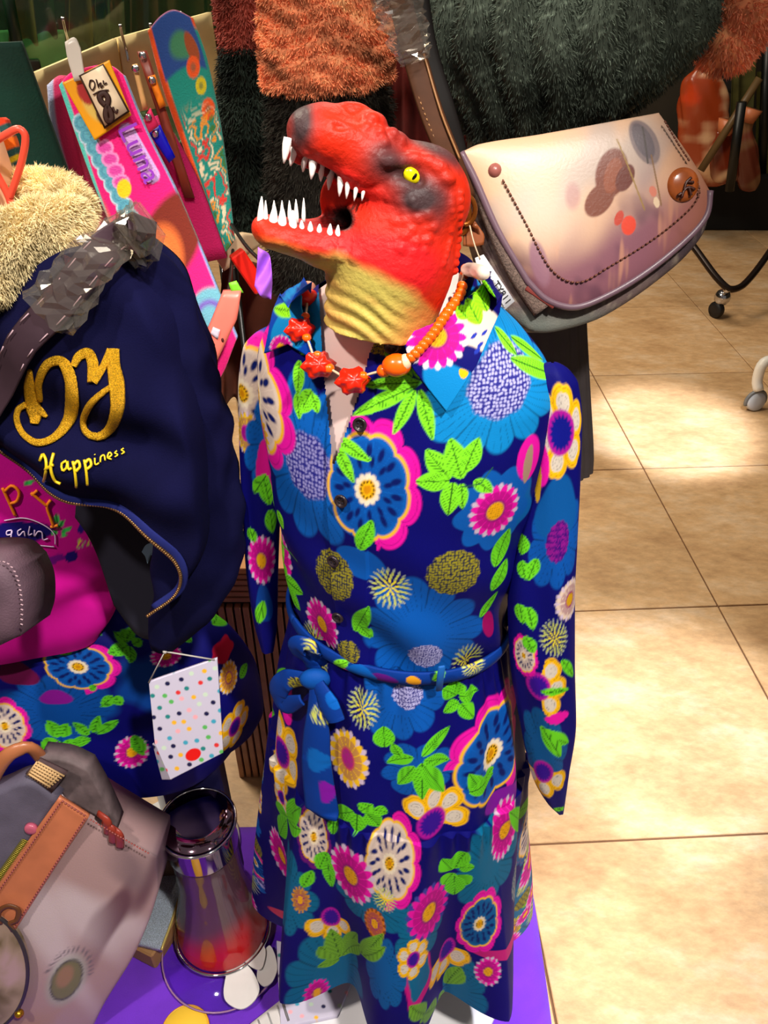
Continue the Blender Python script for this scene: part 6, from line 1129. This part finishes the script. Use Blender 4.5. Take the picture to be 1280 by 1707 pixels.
# grooved wooden plinth behind the two mannequins
pz = 0.57; py_ = 1.00; px0, px1 = -0.30, 0.21; pln = thing('wooden_plinth', 'tan wooden plinth with dark grooved slat front between the two mannequins', 'plinth', ((px0+px1)/2, py_+0.12, 0))
WD = M('tan_wood', (214, 150, 92), 0.5, var=0.12, vscale=18); WD2 = M('tan_slat', (176, 124, 88), 0.55, var=0.15, vscale=25)
mk('core', *box(((px0+px1)/2, py_+0.055, pz/2-0.006), (px1-px0, 0.09, pz-0.012)), M('groove_dark', (40, 24, 16), 0.8), pln, smooth=False); mk('top_board', *box(((px0+px1)/2-0.001, py_+0.05, pz), (px1-px0+0.004, 0.11, 0.012), None, 0.001), WD, pln, smooth=False)
mk('top_seam', *box((-0.185, py_+0.05, pz+0.0062), (0.002, 0.10, 0.0006)), M('groove_dark', (40, 24, 16), 0.8), pln, smooth=False)
for k in range(5): mk('slat', *box(((px0+px1)/2, py_+0.004, pz-0.016-k*0.013), (px1-px0, 0.012, 0.0095), None, 0.001), WD2, pln, smooth=False)
sv = None; nx = 36; dx = (px1-px0)/nx
for k in range(nx):
    if sv is None: o = mk('slat', *box((0, 0, 0), (dx*0.72, 0.012, pz-0.085), None, 0.001), WD2, pln, smooth=False); sv = o.data
    else: o = bpy.data.objects.new('slat', sv); COL.objects.link(o); setp(o, pln)
    o.location = (px0+dx*(k+0.5), py_+0.004, (pz-0.085)/2)
# ================================================================ TOWEL RACK top left
bdp = Pl(190, 120, 1.42, 6, 32); rkb = thing('display_board', 'cream display board with chrome hooks behind the hanging towels', 'board', bdp.on(200, 230))
CB = M('cream_board', (232, 206, 142), 0.55, var=0.08)
slab('panel', [(42, 128), (194, 64)], [(194, 64), (214, 190)], [(92, 290), (214, 190)], [(42, 128), (92, 290)], bdp, 0.02, CB, rkb, 6, 6, smooth=False); slab('panel', [(197, 63), (352, 20)], [(352, 20), (372, 160)], [(217, 189), (372, 160)], [(197, 63), (217, 189)], bdp, 0.02, CB, rkb, 6, 6, smooth=False)
for x, y in ((104, 30), (200, 42), (300, 20), (250, 40)): mk('hook', *sweep(spline([bdp.on(x, y, 0.05), bdp.on(x+4, y+18, 0.03), bdp.on(x+10, y+40, 0.004), bdp.on(x+14, y+60, 0.012)], 20), 0.0022, 8), MATS['chrome'], rkb)
mk('post', *sweep([bdp.on(80, 250, -0.03)*np.array([1, 1, 0]), bdp.on(80, 250, -0.03)], 0.012, 12), MATS['chrome'], rkb); mk('post', *sweep([bdp.on(340, 150, -0.03)*np.array([1, 1, 0]), bdp.on(340, 150, -0.03)], 0.012, 12), MATS['chrome'], rkb)
TOW = M('terry_print', None, 0.9, bump=0.6, bscale=500, sheen=0.3)
def line_a(x, y, x0, y0, x1, y1, w, e=2): t = np.clip(((x-x0)*(x1-x0)+(y-y0)*(y1-y0))/((x1-x0)**2+(y1-y0)**2), 0, 1); return al(np.hypot(x-x0-t*(x1-x0), y-y0-t*(y1-y0))-w, e)
def pbackt(x, y, u, v): c = fill(x.shape, (226, 50, 110)); c = mixc(c, (186, 190, 226), al(u-0.35, 0.1)); return mixc(c, (150, 20, 60), sstep(0.75, 0.95, u))
tag(slab('bath_towel', [(78, 142), (98, 126), (116, 128)], [(116, 128), (132, 220), (165, 330), (205, 440)], [(145, 420), (205, 440)], [(78, 142), (86, 220), (110, 310), (145, 420)], Pl(110, 220, 1.08, 10, 0), 0.03, TOW, None, 40, 30, paint=pbackt, pillow=0.01), 'folded lavender and rose towel behind the pink printed towel', 'towel', 'hanging bath towels')
def ppink(x, y, u, v):
    c = fill(x.shape, (238, 14, 124)); c = mixc(c, (90, 214, 200), al(u-0.07-0.02*np.sin(v*9), 0.03)); c = mixc(c, (244, 120, 90), al(u-0.10, 0.04)*sstep(0.42, 0.6, v)); c = mixc(c, (120, 170, 230), al(0.985-u, 0.02))
    for k in range(9): cx, cy = 136+k*10.5, 205+k*20; c = mixc(c, (190, 220, 240), al(np.hypot((x-cx)/15, (y-cy)/17)-1, 0.1))
    for k in range(9): cx, cy = 136+k*10.5, 205+k*20; c = mixc(c, (96, 176, 196), al(np.hypot((x-cx)/12, (y-cy)/14)-1, 0.15)); c = mixc(c, (60, 130, 170), al(np.abs(np.hypot((x-cx)/12, (y-cy)/14)-0.6)-0.10, 0.2)*0.6)
    for k in range(4): cx, cy = 176+k*9, 246+k*19; c = mixc(c, (244, 150, 214), al(np.hypot((x-cx)/15, (y-cy)/13)-1, 0.1)); c = mixc(c, (226, 70, 170), al(np.hypot((x-cx)/11, (y-cy)/9)-1, 0.3))
    c = mixc(c, (250, 210, 20), al(np.hypot((x-208)/12, (y-314)/16)-1, 0.15))
    c = mixc(c, (206, 180, 240), line_a(x, y, 212, 218, 254, 292, 13)); c = mixc(c, (240, 60, 150), line_a(x, y, 213, 220, 253, 291, 10)*0.25)
    # plain stand-in for the printed portrait: soft brown and orange patches
    c = mixc(c, (120, 34, 14), al(np.hypot((x-284+0.3*(y-400))/50, (y-400)/86)-1, 0.2)); c = mixc(c, (236, 116, 50), al(np.hypot((x-272)/34, (y-432)/58)-1, 0.35)); c = mixc(c, (244, 160, 90), al(np.hypot((x-268)/18, (y-440)/34)-1, 0.6)*0.7)
    c = mixc(c, (110, 180, 200), al(np.hypot((x-352)/34, (y-520)/42)-1, 0.15)); c = mixc(c, (120, 90, 190), al(np.abs(np.hypot((x-350)/30, (y-528)/36)-0.7)-0.13, 0.2)); return c
pkp = Pl(230, 300, 1.0, 12, 8)
pt = thing('bath_towel', 'hot pink printed bath towel with blue lettering and handwritten price card', 'towel', pkp.on(320, 600), 'hanging bath towels')
slab('towel_cloth', [(98, 142), (120, 120), (180, 108), (207, 126)], [(207, 126), (242, 212), (300, 330), (396, 562)], [(255, 540), (320, 650), (360, 640), (396, 562)], [(98, 142), (128, 230), (165, 330), (255, 540)], pkp, 0.012, TOW, pt, 150, 110, paint=ppink, pillow=0.006)
rt = nrm(pkp.on(252, 292)-pkp.on(214, 216)); text_mesh('Luna', 0.034, 'lettering', pkp.on(232, 256, 0.011), rt, np.cross(pkp.n, rt), M('violet_print', (150, 50, 196), 0.7), pt, 0.0006)
def phead(x, y, u, v): c = fill(x.shape, (244, 166, 12)); c = mixc(c, (226, 190, 90), al(np.hypot((u-0.45)/0.3, (v-0.5)/0.35)-1, 0.2)); c = mixc(c, (170, 40, 40), al(np.hypot((u-0.3)/0.14, (v-0.3)/0.2)-1, 0.2)); return mixc(c, (60, 30, 40), al(np.hypot((u-0.4)/0.12, (v-0.75)/0.14)-1, 0.2))
slab('header_card', [(104, 138), (182, 100)], [(182, 100), (219, 192)], [(158, 234), (219, 192)], [(104, 138), (158, 234)], pkp, 0.002, M('header_print', None, 0.4), pt, 30, 30, paint=phead, off=0.014, smooth=False)
slab('loop', [(108, 70), (124, 62), (134, 80)], [(134, 80), (142, 132)], [(124, 136), (142, 132)], [(108, 70), (112, 96), (124, 136)], pkp, 0.002, M('white_plastic_loop', (220, 212, 200), 0.3), pt, 8, 8, off=0.018)
prc = thing('price_card', 'white price card reading 8 clipped to the pink towel', 'price card', pkp.on(190, 205, 0.02)); slab('card_edge', [(131, 126), (172, 106)], [(172, 106), (216, 186)], [(174, 215), (216, 186)], [(131, 126), (174, 215)], pkp, 0.002, M('dark_card_edge', (70, 44, 30), 0.6), prc, 4, 4, off=0.019, smooth=False); slab('card', [(135, 127), (171, 109)], [(171, 109), (212, 185)], [(175, 210), (212, 185)], [(135, 127), (175, 210)], pkp, 0.001, M('cream_card', (236, 212, 178), 0.6), prc, 4, 4, off=0.0206, smooth=False)
def ink(pts, w, n=30, name='ink_stroke'): mk(name, *sweep([pkp.on(x, y, 0.022) for x, y in spline(pts, n)], w, 6, 0.0006, pkp.n), M('brown_ink', (54, 22, 12), 0.6), prc)
ink([(176, 176), (168, 168), (166, 160), (174, 156), (180, 164), (178, 178), (176, 192), (180, 202), (186, 198), (184, 186), (178, 176)], 0.0032, 50, 'digit_8'); ink([(188, 178), (190, 184), (194, 188), (196, 182)], 0.0012, 16, 'euro_mark')
for pts in ([(150, 134), (149, 144), (154, 150), (158, 142), (155, 134), (150, 134)], [(160, 132), (164, 146)], [(164, 142), (168, 138), (168, 146), (172, 142)], [(172, 134), (173, 140), (178, 138)], [(155, 158), (166, 152), (178, 150)], [(172, 152), (181, 150)]): ink(pts, 0.0007, 14, 'handwriting')
def pteal(x, y, u, v):
    c = fill(x.shape, (14, 140, 124)); c = mixc(c, (240, 84, 8), al(u-0.13, 0.04)); c = mixc(c, (214, 80, 20), al(v-0.05, 0.03)); c = mixc(c, (30, 70, 140), al(np.maximum(np.abs((u-0.52)/0.42), np.abs((v-0.12)/0.12))-1, 0.08)); c = mixc(c, (60, 130, 90), al(np.hypot((u-0.6)/0.25, (v-0.15)/0.06)-1, 0.4)); c = mixc(c, (150, 70, 30), al(np.hypot((u-0.75)/0.12, (v-0.16)/0.07)-1, 0.2))
    for cx, cy, r, col in ((322, 112, 11, (228, 84, 20)), (335, 143, 9, (206, 190, 20)), (347, 182, 11, (228, 84, 20))): c = mixc(c, col, al(np.hypot((x-cx)/r, (y-cy)/(r*1.7))-1, 0.15)); c = mixc(c, (14, 90, 70), al(np.hypot((x-cx)/r, (y-cy)/(r*1.7))-0.4, 0.3)*0.6)
    n = bumps(x*0.09, y*0.06, 61)
    for col, lo, hi in (((226, 30, 20), 0.35, 0.6), ((240, 220, 180), -0.1, 0.05), ((240, 150, 20), -0.6, -0.4), ((60, 120, 40), -1.2, -0.9)): c = mixc(c, col, sstep(lo-0.05, lo, n)*sstep(hi+0.05, hi, n)*sstep(0.36, 0.5, v)*(u > 0.2)*(u < 0.95)*0.9)
    return c
tag(slab('bath_towel', [(246, 52), (268, 26), (290, 16), (322, 30)], [(322, 30), (346, 100), (372, 230), (392, 400)], [(374, 424), (392, 400)], [(246, 52), (272, 150), (322, 290), (374, 424)], Pl(310, 180, 1.16, 10, 12), 0.02, TOW, None, 110, 60, paint=pteal, pillow=0.006), 'teal printed towel with orange edge hanging beside the dark fur coat', 'towel', 'hanging bath towels')
tag(slab('bath_towel', [(236, 200), (270, 190)], [(270, 190), (330, 300), (378, 430)], [(330, 440), (378, 430)], [(236, 200), (270, 300), (330, 440)], Pl(290, 300, 1.12, 10, 8), 0.015, M('magenta_terry', (176, 8, 84), 0.9, bump=0.6, bscale=500), None, 12, 12, pillow=0.006), 'plain magenta towel hanging between the pink and teal towels', 'towel', 'hanging bath towels')
def packet(label, q, Y, col, th=0.006):
    t = thing('hanging_packet', label, 'packet', P(*q[3], Y=Y), 'small packets on the hooks'); pl = Pl(*q[0], Y, 10, 8); slab('sleeve_card', [q[0], q[1]], [q[1], q[2]], [q[3], q[2]], [q[0], q[3]], pl, th, M('card_%d_%d_%d' % col, col, 0.4, var=0.12), t, 6, 6, smooth=False, pillow=0.002); mk('eyelet', *lathe([(0.003, 0), (0.0045, 0.0012), (0.003, 0.0024)], pl.on((q[0][0]+q[1][0])/2+2, (q[0][1]+q[1][1])/2+8, 0.003), pl.n, 12), MATS['chrome'], t)
packet('narrow brown red packet hanging left of the teal towel', [(228, 86), (244, 84), (324, 330), (308, 330)], 1.13, (130, 52, 34)); packet('orange packet corner hanging over the brown packet', [(246, 128), (258, 124), (276, 176), (266, 182)], 1.12, (240, 130, 20)); packet('royal blue packet hanging above the magenta towel', [(248, 222), (266, 208), (292, 262), (282, 272)], 1.085, (6, 10, 214)); packet('bright pink packet top above the royal blue packet', [(240, 196), (250, 180), (264, 210), (246, 224)], 1.08, (240, 50, 110)); packet('thin tan hanging card beside the price card', [(220, 108), (228, 106), (246, 180), (238, 184)], 1.09, (220, 176, 110))
# plank, coral package, violet cloth and red box between jacket and fur coat
bp_ = Pl(395, 425, 1.20, 10, 20); tag(slab('cream_plank', [(356, 424), (398, 388), (424, 392)], [(424, 392), (436, 408)], [(374, 452), (436, 408)], [(356, 424), (374, 452)], bp_, 0.02, M('cream_plank_paint', (206, 178, 142), 0.6), None, 6, 6, smooth=False), 'short cream plank leaning behind the dinosaur jaw', 'plank')
cpk = Pl(375, 550, 0.92, 12, 10); cpt = thing('coral_package', 'coral pink flat package with white sticker beside the jacket shoulder', 'package', cpk.on(345, 620)); slab('case', [(372, 486), (402, 484)], [(402, 484), (396, 530), (352, 622)], [(334, 576), (352, 622)], [(372, 486), (350, 540), (334, 576)], cpk, 0.014, M('coral_case', (240, 120, 104), 0.35, var=0.08), cpt, 10, 10, smooth=False, pillow=0.003); slab('sticker', [(355, 545), (367, 550)], [(367, 550), (363, 566)], [(351, 556), (363, 566)], [(355, 545), (351, 556)], cpk, 0.001, M('sticker_white', (214, 200, 216), 0.5), cpt, 4, 4, off=0.005, smooth=False)
for x, y in ((371, 567), (356, 575)): mk('slot', *ball(cpk.on(x, y, 0.003), (0.0018, 0.0012, 0.003)), M('slot_dark', (80, 30, 26), 0.6), cpt)
slab('hang_tab', [(381, 472), (394, 468)], [(394, 468), (406, 488)], [(386, 488), (406, 488)], [(381, 472), (386, 488)], cpk, 0.002, M('lime_blue_tab', (120, 206, 40), 0.5), cpt, 4, 4, smooth=False)
tag(slab('violet_cloth', [(430, 412), (448, 424), (452, 440)], [(452, 440), (454, 470), (452, 500)], [(424, 478), (438, 496), (452, 500)], [(430, 412), (428, 445), (424, 478)], Pl(440, 450, 0.98, 14, 8), 0.006, M('violet_satin', (166, 92, 226), 0.5, bump=0.2, bscale=120), None, 12, 12, bulge=lambda u, v, x, y: 0.006*np.sin(u*7+v*5)), 'violet cloth hanging under the dinosaur jaw', 'cloth')
tag(mk('red_box', *box(P(414, 452, Y=1.12), (0.022, 0.03, 0.06), frame((0.3, -1, 0.2))@rotz(28)@np.array([[1, 0, 0], [0, 0, -1], [0, 1, 0]]), 0.002), M('red_gloss', (196, 24, 10), 0.35), smooth=False), 'small red box behind the violet cloth', 'box')
drape('rust_knit', 'rust and brown knitted garment below the cream plank', 'garment', (372, 350), (470, 440), 440, 680, 1.28, (96, 46, 26), fold=5, amp=0.02)
# ================================================================ far left: glass screen and garments behind it
gp = Pl(150, 60, 1.75, 4, 20); gs = thing('glass_screen', 'pale green glass screen with dark post behind the cream board', 'screen', gp.on(150, 200)); slab('pane', [(-200, -120), (360, -120)], [(360, -120), (360, 230)], [(-200, 300), (360, 230)], [(-200, -120), (-200, 300)], gp, 0.008, thin('green_glass', (176, 214, 180), 1.5, 0.05, 0.10, (110, 160, 120)), gs, 4, 4, smooth=False)
mk('post', *sweep([gp.on(2, -60, 0.01), gp.on(36, 110, 0.01)], 0.011, 10), M('dark_green_post', (14, 44, 24), 0.4), gs); mk('clamp', *box(gp.on(46, 118, 0.012), (0.05, 0.03, 0.035), frame(gp.n)@np.array([[1, 0, 0], [0, 0, -1], [0, 1, 0]]), 0.003), M('dark_clamp', (44, 34, 26), 0.5), gs)
for nm, lb, L, R_, y0, y1, Y, col in (('tan_coat', 'tan garment hanging behind the glass beside the green post', (18, 14), (48, 66), -60, 72, 2.3, (150, 92, 40)), ('pine_coat', 'dark pine green garment behind the glass screen', (50, 46), (84, 98), -60, 60, 2.35, (30, 50, 26)), ('sage_cloth', 'sage green cloth behind the lower glass', (-40, -20), (118, 130), 50, 190, 2.45, (110, 150, 110)), ('cinnamon_coat', 'cinnamon brown coat behind the glass above the board', (108, 108), (150, 158), -70, 78, 2.28, (140, 76, 30)), ('moss_coat', 'moss green coat behind the glass next to the cinnamon one', (152, 158), (180, 186), -70, 66, 2.36, (84, 80, 40)), ('forest_coat', 'forest green coat at the glass edge', (170, 172), (208, 210), -70, 56, 2.42, (10, 52, 30)), ('wine_coat', 'wine red coat hanging behind the teal towel', (206, 208), (262, 268), -70, 70, 2.3, (110, 36, 30)), ('brick_coat', 'brick red coat behind the chrome hooks', (262, 270), (372, 372), -70, 110, 2.5, (104, 40, 22)), ('olive_shawl', 'dark olive shawl hanging left of the rose fur', (300, 320), (380, 386), -70, 300, 2.55, (52, 50, 24)), ('rust_bag_cloth', 'rust brown cloth bundle beside the teal towel', (338, 344), (378, 376), -70, 180, 2.45, (110, 54, 28))): drape(nm, lb, 'garment', L, R_, y0, y1, Y, col, 'garments behind the glass', fold=4, amp=0.02)

ws = thing('wire_stand', 'dark wire stand holding the coral package, plank and violet cloth', 'stand', P(400, 520, Y=1.15)*np.array([1, 1, 0])); w0 = P(400, 520, Y=1.15); MET = M('black_metal')
mk('post', *sweep([w0*np.array([1, 1, 0]), w0*np.array([1, 1, 0])+np.array([0, 0, 1.02])], 0.004, 10), MET, ws)
for q in (cpk.on(375, 520, -0.010), P(440, 440, Y=0.987), bp_.on(395, 420, -0.014), P(414, 452, Y=1.12)): mk('arm', *sweep(spline([w0*np.array([1, 1, 0])+np.array([0, 0, q[2]]), (w0*np.array([1, 1, 0])+np.array([0, 0, q[2]])+q)/2+np.array([0, 0, -0.006]), q], 10), 0.0025, 8), MET, ws)
rl = thing('clothes_rail', 'long clothes rail carrying the coats behind the glass screen', 'rail', (P(0, -60, Y=2.4)*np.array([1, 1, 0]))); zt_ = P(100, -72, Y=2.4)[2]+0.02; xa, xb = P(-120, -60, Y=2.4)[0], P(420, -60, Y=2.4)[0]
mk('bar', *sweep([(xa, 2.4, zt_), (xb, 2.4, zt_)], 0.014, 12), MATS['chrome'], rl)
for x_ in (xa, xb): mk('upright', *sweep([(x_, 2.4, 0), (x_, 2.4, zt_)], 0.014, 12), MATS['chrome'], rl)
